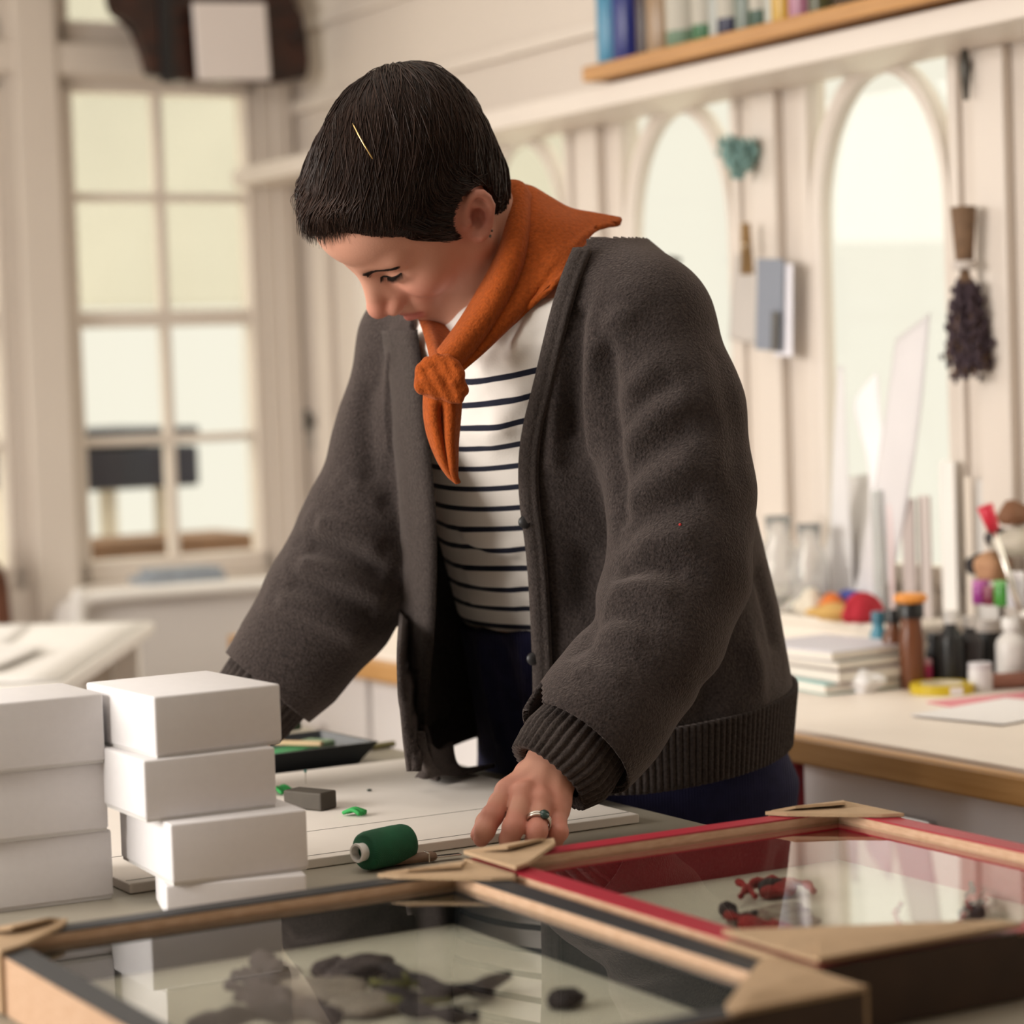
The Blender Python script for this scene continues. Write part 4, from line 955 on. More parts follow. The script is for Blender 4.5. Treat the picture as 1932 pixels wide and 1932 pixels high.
def head_sdf(q):
    x = np.abs(q[:, 0]); r = np.stack([x, q[:, 1], q[:, 2]], 1)
    d = ell(r, (0, -.009, .036), (.073, .090, .088))
    d = smin(d, ell(r, (0, .021, 0), (.061, .067, .085)), .03)
    d = smin(d, ell(r, (0, .050, .056), (.056, .055, .046)), .03)
    d = smin(d, cap(r, (.052, .0, -.045), (.018, .066, -.094), .017, .016), .03)
    d = smin(d, sph(r, (0, .074, -.095), .0165), .022)
    d = smin(d, sph(r, (.039, .062, -.026), .022), .028)
    d = smin(d, ell(r, (0, .078, -.062), (.027, .022, .026)), .02)
    d = smin(d, cap(r, (.010, .089, .020), (.044, .071, .024), .0085), .016)
    d = ssub(d, sph(r, (.031, .104, .002), .0175), .014)
    d = smin(d, cap(r, (.005, .086, .012), (.009, .091, -.030), .0075, .010), .010)
    d = smin(d, sph(r, (.032, .0715, -.001), .0145), .005)
    d = smin(d, cap(r, (.024, .0815, -.003), (.045, .073, -.002), .004), .008)
    d = smin(d, cap(r, (0, .086, .018), (0, .114, -.028), .0074, .0092), .017)
    d = smin(d, sph(r, (0, .1155, -.034), .0098), .008)
    d = smin(d, ell(r, (.0125, .103, -.0405), (.0075, .011, .0085)), .006)
    d = smin(d, cap(r, (0, .112, -.043), (0, .097, -.052), .0045), .006)
    d = ssub(d, ell(r, (.0078, .107, -.0485), (.0038, .006, .005)), .003)
    d = smin(d, cap(r, (0, .0995, -.061), (.021, .0885, -.0665), .0058, .003), .005)
    d = smin(d, cap(r, (0, .098, -.072), (.018, .0885, -.0695), .0066, .003), .005)
    d = ssub(d, cap(r, (0, .109, -.0665), (.024, .093, -.0675), .003, .0025), .004)
    # ear
    ec = np.array([.0765, -.014, -.006]); e1 = np.array([.10, -.58, .81]); e1 /= np.linalg.norm(e1)
    e2 = np.array([-.42, .75, .55]); e2 -= e1 * (e1 @ e2); e2 /= np.linalg.norm(e2); e3 = np.cross(e2, e1) * -1
    if e3[0] < 0: e3 = -e3
    s = r - ec; l = np.stack([s @ e2, s @ e1, s @ e3], 1)
    pl = ell(l, (0, .0, -.001), (.0138, .026, .0045))
    an = np.linspace(math.radians(-20), math.radians(265), 12)
    rim = chain(l, [np.array([math.cos(a) * .0142 * (1 if a < 3.2 else .85), math.sin(a) * .0255, .003 * (1 + .6 * math.sin(a))]) for a in an], [.0042] * 12, .001)
    e = smin(pl, rim, .004)
    e = smin(e, sph(l, (-.001, -.0235, .001), .0068), .006)
    e = smin(e, chain(l, [(.004, .012, .003), (-.006, .006, .0035), (-.008, -.008, .003), (0, -.017, .003)], [.003] * 4, .002), .003)
    e = ssub(e, ell(l, (.002, -.003, .005), (.0075, .0115, .0075)), .003)
    e = smin(e, sph(l, (.0125, -.006, .004), .0042), .004)
    return smin(d, e, .008)

# body sections (centre, half across, half front-back)
body_secs = [(P(1185, 1480, 2.94), .15, .10), (P(1170, 1400, 2.92), .15, .10), (P(1073, 1170, 2.84), .130, .098), (P(1040, 1000, 2.78), .135, .102),
             (P(1010, 800, 2.70), .146, .112), (P(998, 650, 2.67), .142, .10), (P(1000, 545, 2.665), .11, .078), (P(1000, 480, 2.66), .06, .055)]
SHL = [P(1215, 600, 2.55), P(1290, 1060, 2.50), P(1130, 1330, 2.435), P(1052, 1434, 2.40)]
SHR = [P(790, 650, 2.79), P(690, 1010, 2.78), P(560, 1225, 2.765), P(480, 1325, 2.76)]
NECK = [h2w((0, -.025, -.045)), P(978, 495, 2.65), P(1000, 565, 2.67)]
# hand joints: fingers as chains from the knuckle to the tip
WR = P(1052, 1434, 2.40)
FING = {
    'index': ([(957, 1497, 2.372), (928, 1540, 2.338), (915, 1567, 2.330), (908, 1583, 2.338)], [.0112, .0096, .0088, .0078]),
    'middle': ([(988, 1500, 2.360), (969, 1560, 2.322), (961, 1584, 2.330), (957, 1592, 2.346)], [.0112, .0096, .0088, .0076]),
    'ring': ([(1021, 1514, 2.357), (1013, 1568, 2.322), (1009, 1586, 2.334), (1008, 1590, 2.352)], [.0108, .0092, .0084, .0074]),
    'little': ([(1051, 1530, 2.362), (1054, 1570, 2.336), (1046, 1585, 2.346), (1042, 1590, 2.358)], [.0100, .0082, .0075, .0066]),
    'thumb': ([(1000, 1462, 2.425), (946, 1516, 2.415), (918, 1552, 2.392), (902, 1575, 2.365)], [.0145, .0115, .0098, .0075]),
}
HJ = {k: (np.array([P(*q) for q in v[0]]), v[1]) for k, v in FING.items()}
def hand_sdf(p, J, wr):
    palm = None
    for k in ('index', 'middle', 'ring', 'little'):
        a = J[k][0][0]
        e = cap(p, wr, a, .021, .0118); palm = e if palm is None else smin(palm, e, .012)
    palm = smin(palm, cap(p, wr, J['thumb'][0][0], .02, .016), .015)
    for a, b in (('index', 'middle'), ('middle', 'ring'), ('ring', 'little')):
        palm = smin(palm, cap(p, J[a][0][0] * .88 + wr * .12, J[b][0][0] * .84 + wr * .16, .0112), .008)
    dv = np.array([0, -.72, .69])
    for a, b in (('index', 'middle'), ('middle', 'ring'), ('ring', 'little')):
        m1 = (J[a][0][0] + J[b][0][0]) / 2; palm = ssub(palm, cap(p, m1 * .95 + wr * .05 + dv * .0165, m1 * .55 + wr * .45 + dv * .026, .006, .005), .008)
    d = palm
    for k, (pts, rs) in J.items():
        f = chain(p, pts, rs, .006)
        f = smin(f, sph(p, pts[1], rs[1] * 1.0), .003)
        d = smin(d, f, .0028)
    for k in ('index', 'middle', 'ring', 'little'):
        d = smin(d, sph(p, J[k][0][0] + np.array([0, -.0035, .0035]), .0105), .006)
    return d
# right hand, hidden behind the boxes: the left one mirrored across the body and moved to the right wrist
def mirror(q, o, n): return o + (q - WR) - 2 * np.outer((q - WR) @ n, n)
WRR = SHR[3]
HJR = {k: (mirror(v[0], WRR, EXL) + np.array([-.01, 0, 0.0]), v[1]) for k, v in HJ.items()}

def body_sdf(p):
    d = swept(p, body_secs, EXL)
    d = smin(d, cap(p, body_secs[6][0], SHL[0], .052, .050), .05)
    d = smin(d, cap(p, body_secs[6][0], SHR[0], .052, .050), .05)
    d = smin(d, chain(p, SHL, [.050, .043, .031, .024], .02), .02)
    d = smin(d, chain(p, SHR, [.050, .043, .031, .024], .02), .02)
    d = smin(d, chain(p, NECK, [.048, .046, .05], .03), .03)
    for J, w in ((HJ, WR), (HJR, WRR)):
        dw = sph(p, w, .0); m = dw < .22
        if m.any():
            e = dw - .16; e[m] = hand_sdf(p[m], J, w); d = smin(d, e, .008)
    q = w2h(p); dh = sph(q, (0, 0, 0), 0.0); m = dh < .26
    e = dh - .18
    if m.any(): e[m] = head_sdf(q[m]) * HS
    return smin(d, e, .016)
lo = np.array([-.5, 2.2, .78]); hi = np.array([.55, 3.2, 1.66])
bV, bF = surf(body_sdf, lo, hi, .002, 4)
bN = vnormals(bV, bF)
body = raw('body', bV, bF, m_skin, person)
# skin colour of its own: lips, cheeks, nose and knuckles are redder; the ear hollow gets painted shade
q = w2h(bV); x = np.abs(q[:, 0]); r_ = np.stack([x, q[:, 1], q[:, 2]], 1)
col = np.tile(np.array([.57, .285, .200]), (len(bV), 1))
def tint(c, w):
    global col
    col = col * (1 - w[:, None]) + np.array(c) * w[:, None]
g_ = lambda d, s: np.exp(-(np.maximum(d, 0) / s) ** 2)
tint((.50, .19, .14), .55 * g_(sph(r_, (.042, .075, -.035), .012), .02))
tint((.50, .17, .12), .55 * g_(sph(r_, (0, .116, -.036), .008), .012))
tint((.36, .09, .075), .85 * g_(np.minimum(cap(r_, (0, .104, -.0625), (.02, .092, -.0665), .002), cap(r_, (0, .103, -.0715), (.017, .092, -.0695), .003)), .0035))
tint((.48, .16, .12), .5 * g_(sph(r_, (.078, -.014, 0), .03), .01)); tint((.30, .085, .06), .8 * g_(sph(r_, (.079, -.012, -.008), .006), .006))  # second tint darkens the hollow of the ear like shade
tint((.34, .155, .105), .5 * g_(cap(r_, (.02, .09, -.004), (.046, .08, -.004), .002), .006))
for k, (pts, rs) in HJ.items():
    tint((.56, .20, .15), .45 * g_(sph(bV, pts[0], .008), .012)); tint((.56, .19, .15), .6 * g_(sph(bV, pts[1], .006), .01)); tint((.60, .22, .17), .6 * g_(sph(bV, pts[3], .008), .012))
a = body.data.color_attributes.new('col', 'FLOAT_COLOR', 'POINT')
a.data.foreach_set('color', np.concatenate([col, np.ones((len(col), 1))], 1).ravel())
# brows and lashes: short hairs
def strand(bm, pts, w0, w1=0.0, n=3):
    tube(bm, pts, list(np.linspace(w0, w1, len(pts)) + 1e-5), n, False)
bodyB = bvh_of(bV, bF)
def on_head(lp, off=0.0):
    h = bodyB.find_nearest(Vector(h2w(lp)))
    return np.array(h[0]) + np.array(h[1]) * off
for sgn in (1, -1):
    bm = bmesh.new()
    for i in range(330):
        t = rng.random(); v = rng.normal() * .0019 * (1.15 - .6 * t)
        b0 = np.array([sgn * (.010 + .038 * t), .098 - .020 * t * t, .0165 + .0085 * t - .012 * max(0, t - .65) + v])
        b1 = b0 + np.array([sgn * .007, -.002, .0025 * (1 - 1.7 * t)])
        a0 = on_head(b0, .0004); a2 = on_head(b1, .0008); strand(bm, [a0, (a0 + a2) / 2, a2], .0004)
    fin('eyebrow', bm, m_hair, person, True)
    bm = bmesh.new()
    lid = lambda t: np.array([sgn * (.0165 + .028 * t), .092 - .014 * t * t,   .0015 + .0042 * t - .002 * math.sin(t * 3.1)])
    for i in range(60):
        t = i / 59
        a0 = on_head(lid(t), .0002); dr = h2w((sgn * .004 * (t - .1), .0045, -.0045)) - HC
        strand(bm, [a0, a0 + dr * .55, a0 + dr], .0003)
    strand(bm, [on_head(lid(t), .0001) for t in np.linspace(0, 1, 12)], .0010, .0009, 5)
    fin('eyelash', bm, m_hair, person, True)
# fingernails on the left hand are turned under and not seen

# hair: a cap over the skull and locks combed over it
def hairline(y, xx=None):
    """lowest height of the hair at local forward position y"""
    ys = [-.13, -.085, -.05, -.032, -.020, -.004, .012, .03, .055, .08, .11]
    zs = [-.10, -.095, -.075, -.050, -.045, -.030, -.024, .004, .048, .085, .102]
    return np.interp(y, ys, zs)
def hair_sdf(p):
    q = w2h(p); x = np.abs(q[:, 0]); r = np.stack([x, q[:, 1], q[:, 2]], 1)
    d = ell(r, (0, -.007, .037), (.080, .099, .103))
    d = smin(d, ell(r, (0, -.040, -.020), (.055, .048, .060)), .02)
    d = smin(d, ell(r, (0, -.046, .072), (.058, .062, .061)), .03)
    d = smin(d, ell(r, (0, .044, .074), (.064, .058, .038)), .03)
    d = d + .0007 * np.sin(q[:, 0] * 90 + 4 * np.sin(q[:, 1] * 40))
    lim = (hairline(q[:, 1]) - q[:, 2]) * .75
    d = -smin(-d, -lim, .010)
    return ssub(d, np.where(x > .045, np.sqrt((q[:, 1] + .014) ** 2 + (q[:, 2] + .004) ** 2) - .027, 1.0), .006)
hV, hF = surf(hair_sdf, HC - .2, HC + .2, .0032, 4)
hair = raw('hair', hV, hF, m_hair, person)
hairB = bvh_of(hV, hF)
hq = w2h(hV)
# locks: start on the cap, follow a combing direction along it
bm = bmesh.new(); cl = []
PIN = np.array([.052, .062, .085])
def comb(l):
    """combing direction in head coordinates at local point l"""
    cr = np.array([-.035, -.090, .110])
    d = l - cr; d = d / (np.linalg.norm(d) + 1e-6)
    if l[1] > .025 and l[2] > .045:                      # the fringe is swept forward and to her right
        k = min(1, (l[1] - .025) / .05); d = d * (1 - k) + np.array([-.20, .62, -.75]) * k
    elif l[2] < .075 and l[1] > -.04:                     # sides lie back and down towards the ear
        k = min(1, (.075 - l[2]) / .04); d = d * (1 - k) + np.array([.0, -.50, -.75]) * k
    return d / np.linalg.norm(d)
NS = 0
sel = rng.integers(0, len(hV), 40000)
for vi in sel:
    if NS >= 11000: break
    l = hq[vi]
    if l[2] < hairline(l[1]) + .004: continue
    n = 7; ln = rng.uniform(.035, .085); w = rng.uniform(.00028, .00075)
    pts = []; p = hV[vi] + rng.normal(size=3) * .0015; tw = rng.normal() * .10
    for s_ in range(n):
        h = hairB.find_nearest(Vector(p)); nr = np.array(h[1]); base = np.array(h[0])
        lq = w2h(base[None])[0]
        lift = .0004 + .0022 * math.sin(min(1, s_ / (n - 1) * 1.1) * 2.6) * (.4 + .6 * abs(tw) * 8) + .0003 * rng.random()
        if abs(lq[0]) > .045 and (lq[1] + .014) ** 2 + (lq[2] + .004) ** 2 < .029 ** 2: break
        pts.append(base + nr * lift)
        d = comb(lq) @ HM; d = d + np.cross(nr, d) * tw; d = d - nr * (d @ nr) * .85
        p = base + d / (np.linalg.norm(d) + 1e-9) * ln / (n - 1)
        if w2h(p[None])[0][2] < hairline(w2h(p[None])[0][1]) - .006 and w2h(p[None])[0][1] < .04: break
    if len(pts) < 4: continue
    k0 = len(bm.verts)
    rad = [w * (.35 + .65 * math.sin(math.pi * min(1, .15 + .85 * i / (len(pts) - 1)))) + .0001 for i in range(len(pts))]
    tube(bm, pts, rad, 3, False)
    cl += [rng.uniform(.55, 1.5)] * (len(bm.verts) - k0); NS += 1
# fringe: longer locks that stand out past the forehead
for i in range(1300):
    t = rng.random()
    s0 = np.array([.052 - .105 * t + rng.normal() * .004, .052 + .022 * rng.random(), .105 + .018 * rng.random()])
    e0 = np.array([.040 - .095 * t + rng.normal() * .006,   .100 + .014 * rng.random() - .04 * abs(t - .5), .089 + .010 * rng.normal() * .6])
    mid = (s0 + e0) / 2 + np.array([0, .004, .007])
    cpts = crom(np.array([s0, mid, e0]), np.linspace(0, 2, 8)); cpts[:, 1] -= 7 * cpts[:, 0] ** 2; cpts[:, 2] -= 3 * cpts[:, 0] ** 2
    for j in range(5):
        hh = hairB.find_nearest(Vector(h2w(cpts[j]))); bb = w2h((np.array(hh[0]) + np.array(hh[1]) * (.0008 + .0006 * j))[None])[0]; wj = (1, .9, .7, .45, .2)[j]; cpts[j] = cpts[j] * (1 - wj) + bb * wj
    k0 = len(bm.verts); w = rng.uniform(.0004, .0010)
    tube(bm, [h2w(c) for c in cpts], [w * (1 - .85 * (j / 7) ** 2) * min(1, .1 + .5 * j) for j in range(8)], 3, False)
    cl += [rng.uniform(.6, 1.7)] * (len(bm.verts) - k0)
# side lock over the temple, in front of the ear
for i in range(300):
    t = rng.random()
    s0 = np.array([.074 + .004 * rng.random(), .058 - .075 * t, .070 + .03 * rng.random()])
    e0 = np.array([.0745 + .004 * rng.random(), .040 - .060 * t + rng.normal() * .003, hairline(.040 - .060 * t) - .002 + .008 * rng.random()])
    if (e0[1] + .014) ** 2 + (e0[2] + .004) ** 2 < .029 ** 2: continue
    a0 = np.array(hairB.find_nearest(Vector(h2w(s0)))[0]); b0 = np.array(hairB.find_nearest(Vector(h2w(e0)))[0])
    out = HM[0] * .004
    cpts = crom(np.array([a0 + out * .6, (a0 + b0) / 2 + out * 1.3, b0 + out * .4]), np.linspace(0, 2, 7))
    k0 = len(bm.verts); w = rng.uniform(.0004, .0009)
    tube(bm, cpts, [w * (1 - .8 * (j / 6) ** 2) for j in range(7)], 3, False)
    cl += [rng.uniform(.45, 1.1)] * (len(bm.verts) - k0)
lk = fin('hair_locks', bm, m_hairs, hair, True)
a = lk.data.color_attributes.new('col', 'FLOAT_COLOR', 'POINT')
cb = np.array([.024, .0115, .0074])
a.data.foreach_set('color', np.concatenate([np.array(cl)[:, None] * cb, np.ones((len(cl), 1))], 1).ravel())
p0, p1 = hit(hairB, 668, 236), hit(hairB, 706, 303)
bm = bmesh.new()
pm = [p0 * (1 - t) + p1 * t for t in np.linspace(0, 1, 9)]
pn = np.array(hairB.find_nearest(Vector(pm[4]))[1]); pm = [c + pn * (.0045 + .0045 * math.sin(i / 8 * math.pi) + .0004 * (i % 2)) for i, c in enumerate(pm)]
tube(bm, pm, .0008, 6)
fin('hair_pin', bm, m_gold, hair, True)['label'] = 'thin gold hair pin'
bm = bmesh.new()
for k, o_ in enumerate(((.0805, -.004, -.031), (.081, -.009, -.029))):
    ep = on_head(o_, .001); bmesh.ops.create_uvsphere(bm, u_segments=10, v_segments=8, radius=.0016 - .0003 * k, matrix=Matrix.Translation([float(c) for c in ep]))
    if k == 0: fin('earring', bm, M('dark_metal_stud', (.12, .11, .10), .3, metal=1), person, True); bm = bmesh.new()
fin('earring', bm, MATS['dark_metal_stud'], person, True)

# striped top
shirt_secs = [(P(1140, 1260, 2.875), .120, .085), (P(1100, 1205, 2.855), .140, .103), (P(1073, 1150, 2.84), .143, .108), (P(1045, 1000, 2.78), .146, .112), (P(1010, 800, 2.70), .157, .122),
              (P(998, 650, 2.67), .152, .108), (P(1000, 585, 2.665), .125, .088), (P(1000, 548, 2.665), .080, .066)]
def shirt_sdf(p):
    d = swept(p, shirt_secs, EXL)
    d = smin(d, cap(p, shirt_secs[6][0], SHL[0], .058, .056), .05)
    d = smin(d, cap(p, shirt_secs[6][0], SHR[0], .058, .056), .05)
    d = smin(d, cap(p, SHL[0], SHL[0] * .6 + SHL[1] * .4, .056, .05), .03)
    d = smin(d, cap(p, SHR[0], SHR[0] * .6 + SHR[1] * .4, .056, .05), .03)
    return d
sV, sF = surf(shirt_sdf, lo, hi, .004, 4)
sN = vnormals(sV, sF); shB = bvh_of(sV, sF)
sV = fold(sV, sN, shB, [([(960, 600), (925, 660), (905, 720)], .010, .004), ([(1010, 600), (975, 660), (950, 700)], .010, .004), ([(985, 590), (945, 660)], .008, -.003),
    ([(860, 1000), (930, 1030), (1000, 1040)], .014, .006), ([(865, 1025), (930, 1055), (1000, 1060)], .010, -.004), ([(870, 1075), (930, 1100), (1000, 1110)], .014, .006),
    ([(880, 1125), (950, 1140), (1000, 1140)], .012, .005), ([(900, 760), (930, 800), (900, 850)], .018, .003), ([(1000, 720), (960, 780), (940, 830)], .012, .003)])
shirt = raw('shirt', sV, sF, None, person)
m = M('striped_jersey', (.80, .75, .70), .85, bump=(500, .12), sheen=.1, spec=.2)
nt = m.node_tree; N = nt.nodes; L = nt.links
at = N.new('ShaderNodeAttribute'); at.attribute_name = 'sv'
rp = N.new('ShaderNodeValToRGB'); rp.color_ramp.interpolation = 'CONSTANT'
rp.color_ramp.elements[0].color = (.80, .75, .70, 1); rp.color_ramp.elements[1].position = .74; rp.color_ramp.elements[1].color = (.012, .013, .026, 1)
fr = N.new('ShaderNodeMath'); fr.operation = 'FRACT'
gt = N.new('ShaderNodeMath'); gt.operation = 'LESS_THAN'; gt.inputs[1].default_value = 0.0
mu = N.new('ShaderNodeMath'); mu.operation = 'MULTIPLY'
L.new(at.outputs['Fac'], fr.inputs[0]); L.new(at.outputs['Fac'], gt.inputs[0]); L.new(fr.outputs[0], mu.inputs[0]); L.new(gt.outputs[0], mu.inputs[1])
L.new(mu.outputs[0], rp.inputs[0]); L.new(rp.outputs[0], N['Principled BSDF'].inputs['Base Color'])
shirt.data.materials.append(m)
SCc = np.array([s[0] for s in shirt_secs]); oz = np.argsort(SCc[:, 2])
cx = np.interp(sV[:, 2], SCc[oz, 2], SCc[oz, 0]); cy = np.interp(sV[:, 2], SCc[oz, 2], SCc[oz, 1])
lean = np.interp(sV[:, 2], [.98, 1.08, 1.25, 1.4], [.05, .18, .40, .45])
bf = (sV[:, 0] - cx) * EFW[0] + (sV[:, 1] - cy) * EFW[1]
def svval(V, bf, lean): return V[:, 2] + lean * (bf - .10)
top = hit(bvh_of(sV, sF), 940, 708)
tl = np.interp(top[2], [.98, 1.08, 1.25, 1.4], [.05, .18, .40, .45])
tb = (top[0] - np.interp(top[2], SCc[oz, 2], SCc[oz, 0])) * EFW[0] + (top[1] - np.interp(top[2], SCc[oz, 2], SCc[oz, 1])) * EFW[1]
s0 = top[2] + tl * (tb - .10)
sv = (svval(sV, bf, lean) - s0) / .0232
a = shirt.data.attributes.new('sv', 'FLOAT', 'POINT'); a.data.foreach_set('value', sv.astype(np.float32))

# trousers
tr_secs = [(P(1200, 1560, 2.95), .195, .155), (P(1200, 1470, 2.94), .205, .165), (P(1180, 1380, 2.92), .195, .148), (P(1110, 1245, 2.86), .158, .120), (P(1080, 1175, 2.845), .146, .111)]
hipc = P(1195, 1560, 2.95)
def leg_pts(s):
    a = hipc + EXL * .085 * s
    return [a + np.array([0, 0, .02]), np.array([a[0] + .005 * s, a[1], .45]) + EFW * .0, np.array([a[0] + .01 * s, a[1], .075]) - EFW * .01]
def tr_sdf(p):
    d = swept(p, tr_secs, EXL)
    for s in (1, -1):
        d = smin(d, chain(p, leg_pts(s), [.105, .085, .075], .03), .04)
    return d
tV, tF = surf(tr_sdf, (-.4, 2.4, 0.0), (.7, 3.4, 1.1), .006, 3)
tN = vnormals(tV, tF); trB = bvh_of(tV, tF)
tV = fold(tV, tN, trB, [([(905, 1200), (925, 1300), (950, 1420)], .010, .006), ([(940, 1200), (965, 1290), (985, 1400)], .010, -.005), ([(985, 1200), (1005, 1300)], .010, .006)])
raw('trousers', tV, tF, m_navy, person)
for s in (1, -1):
    a = leg_pts(s)[2]
    bm = bmesh.new(); box(bm, (0, 0, .03), (.085, .25, .06), .028, 4)
    bm.transform(Matrix.Translation((a[0] + EFW[0] * .05, a[1] + EFW[1] * .05, 0.0)) @ Matrix.Rotation(math.atan2(EFW[1], EFW[0]) - math.pi / 2, 4, 'Z'))
    fin('shoe', bm, m_dark, person, True)

# cardigan
ca_secs = [(P(1142, 1425, 2.81), .218, .200), (P(1130, 1300, 2.81), .225, .205), (P(1108, 1150, 2.80), .222, .200), (P(1078, 950, 2.75), .205, .188),
           (P(1040, 760, 2.70), .188, .155), (P(1022, 620, 2.68), .172, .125), (P(1030, 500, 2.675), .135, .105), (P(1028, 440, 2.675), .09, .08)]
SLL = [(1205, 622, 2.56, .078), (1260, 780, 2.535, .073), (1284, 930, 2.515, .070), (1285, 1070, 2.495, .067), (1228, 1212, 2.465, .066), (1135, 1350, 2.43, .060), (1085, 1412, 2.41, .054), (1040, 1470, 2.40, .044)]
SLR = [(790, 650, 2.79, .068), (748, 830, 2.78, .064), (692, 1010, 2.775, .071), (622, 1140, 2.77, .070), (546, 1248, 2.765, .060), (487, 1318, 2.76, .048), (455, 1360, 2.76, .04)]
LP = [P(*s[:3]) for s in SLL]; LR = [s[3] for s in SLL]; RP = [P(*s[:3]) for s in SLR]; RR = [s[3] for s in SLR]
def car_sdf(p):
    d = swept(p, ca_secs, EXL)
    d = smin(d, cap(p, ca_secs[6][0], LP[0], .078, .074), .05)
    d = smin(d, cap(p, ca_secs[6][0], RP[0], .075, .066), .05)
    d = smin(d, chain(p, LP, LR, .03), .018)
    return smin(d, chain(p, RP, RR, .03), .012)
cV, cF = surf(car_sdf, lo, hi, .004, 4)
cN = vnormals(cV, cF); caB = bvh_of(cV, cF)
cV = fold(cV, cN, caB, [
    # left sleeve
    ([(1168, 770), (1215, 710), (1262, 690)], .014, 0.0048), ([(1166, 815), (1220, 750), (1290, 715)], .011, -0.0034),
    ([(1167, 860), (1235, 785), (1322, 745)], .014, 0.0054), ([(1170, 905), (1240, 845), (1320, 800)], .012, -0.0041),
    ([(1172, 955), (1245, 905), (1330, 860)], .014, 0.0054), ([(1175, 1000), (1250, 960), (1340, 930)], .012, -0.0041),
    ([(1180, 1045), (1255, 1020), (1335, 1010)], .014, 0.0054), ([(1165, 1080), (1240, 1070), (1310, 1085)], .010, -0.0048),
    ([(1135, 1125), (1210, 1110), (1290, 1135)], .013, 0.0048), ([(1120, 1165), (1190, 1160), (1260, 1185)], .010, -0.0034),
    ([(1098, 1205), (1160, 1200), (1230, 1225)], .012, 0.0034), ([(1065, 1260), (1130, 1265), (1195, 1300)], .012, 0.0027),
    ([(1350, 640), (1385, 800), (1395, 950)], .016, -0.0027),
    # front of the shoulder
    ([(1150, 600), (1150, 750), (1163, 900), (1172, 1010)], .013, -.009), ([(1122, 620), (1118, 760), (1128, 880)], .014, .007),
    ([(1092, 560), (1082, 700), (1078, 850)], .012, -.009), ([(1066, 620), (1050, 760), (1045, 900)], .011, .006), ([(1190, 560), (1160, 620), (1145, 680)], .014, .008),
    ([(1110, 1000), (1105, 1150), (1095, 1250)], .02, -.010),
    # right sleeve
    ([(590, 985), (660, 1000), (735, 1040)], .013, .008), ([(570, 1030), (650, 1050), (735, 1090)], .011, -.006),
    ([(555, 1060), (640, 1085), (735, 1130)], .013, .008), ([(535, 1095), (620, 1120), (720, 1170)], .011, -.005),
    ([(515, 1130), (600, 1160), (690, 1205)], .013, .006), ([(650, 910), (690, 935), (735, 960)], .012, .006),
    ([(700, 700), (690, 800), (710, 930)], .014, -.006), ([(745, 640), (735, 760), (738, 880)], .012, .006),
    # back panel on the right
    ([(1425, 1060), (1450, 1150), (1470, 1250)], .016, -.006), ([(1395, 1180), (1425, 1260), (1420, 1340)], .018, .006), ([(1350, 1260), (1330, 1330), (1300, 1400)], .02, -.006)])
ED_L = [(1100, 440), (1064, 520), (1040, 600), (1012, 720), (992, 800), (983, 870), (985, 950), (998, 1050), (1006, 1180), (1010, 1300), (1008, 1400)]
ED_R = [(786, 625), (794, 690), (804, 800), (815, 900), (822, 1000), (820, 1150), (810, 1280), (797, 1390), (790, 1455)]
def proj(V):
    d = V - CAM; z = d @ FW
    return 966 + FPX * (d @ RT) / z, 966 - FPX * (d @ UP) / z
px, py = proj(cV)
eL = np.array(ED_L, float); eR = np.array(ED_R, float)
xl = np.interp(py, eL[:, 1], eL[:, 0]) + 10; xr = np.interp(py, eR[:, 1], eR[:, 0]) - 10
xl = np.where(py < 440, 1105, xl)
fwd = cN @ EFW
CC = np.array([s[0] for s in ca_secs]); oc = np.argsort(CC[:, 2])
fb = (cV[:, 0] - np.interp(cV[:, 2], CC[oc, 2], CC[oc, 0])) * EFW[0] + (cV[:, 1] - np.interp(cV[:, 2], CC[oc, 2], CC[oc, 1])) * EFW[1]
kill = (px > xr) & (px < xl) & (fb > .0) & (((CAM - cV) * cN).sum(1) > 0)
xt = np.interp(py, [1200, 1300, 1380, 1440, 1475], [700, 750, 768, 787, 803])
kill |= (px < xt) & (py > 1240) & (px < 860) & (fb > -.05) & (np.minimum(pdist(cV, LP), pdist(cV, RP)) > .085)
kill |= (cV[:, 2] > ca_secs[7][0][2] - .012)
kill |= (cV[:, 2] < ca_secs[0][0][2] + .036 - .020 * np.clip(fb / .2, -1, 1)) & (fb < .19) & (np.minimum(pdist(cV, LP), pdist(cV, RP)) > .085)
for pts, n in ((LP, 6), (RP, 5)):
    ax = pts[n] - pts[n - 1]; ax = ax / np.linalg.norm(ax)
    sp = (cV - pts[n]) @ ax + (.016 if n == 5 else 0.0); nearend = (sph(cV, pts[n], 0) < .13) & (pdist(cV, pts[n - 1:n + 2]) < .085)
    mv = nearend & (sp > 0) & (sp < .008); cV[mv] -= sp[mv][:, None] * ax
    kill |= nearend & (sp >= .008) & (sph(cV, pts[n], 0) < .13) & (pdist(cV, pts[n - 1:n + 2]) < .085)
keep = ~kill[cF].any(1)
cF2 = cF[keep]; used = np.unique(cF2); mp = -np.ones(len(cV), int); mp[used] = np.arange(len(used))
card = raw('cardigan', cV[used], mp[cF2], m_wool, person)
s = card.modifiers.new('solid', 'SOLIDIFY'); s.thickness = .006; s.offset = -1
def torso_sdf(p):
    d = swept(p, ca_secs, EXL)
    d = smin(d, cap(p, ca_secs[6][0], LP[0], .078, .074), .05)
    return smin(d, cap(p, ca_secs[6][0], RP[0], .075, .066), .05)
caB2 = bvh_of(*surf(torso_sdf, lo, hi, .006, 3))
def front_hit(a, b): return hit(caB2, a, b, 2.6)
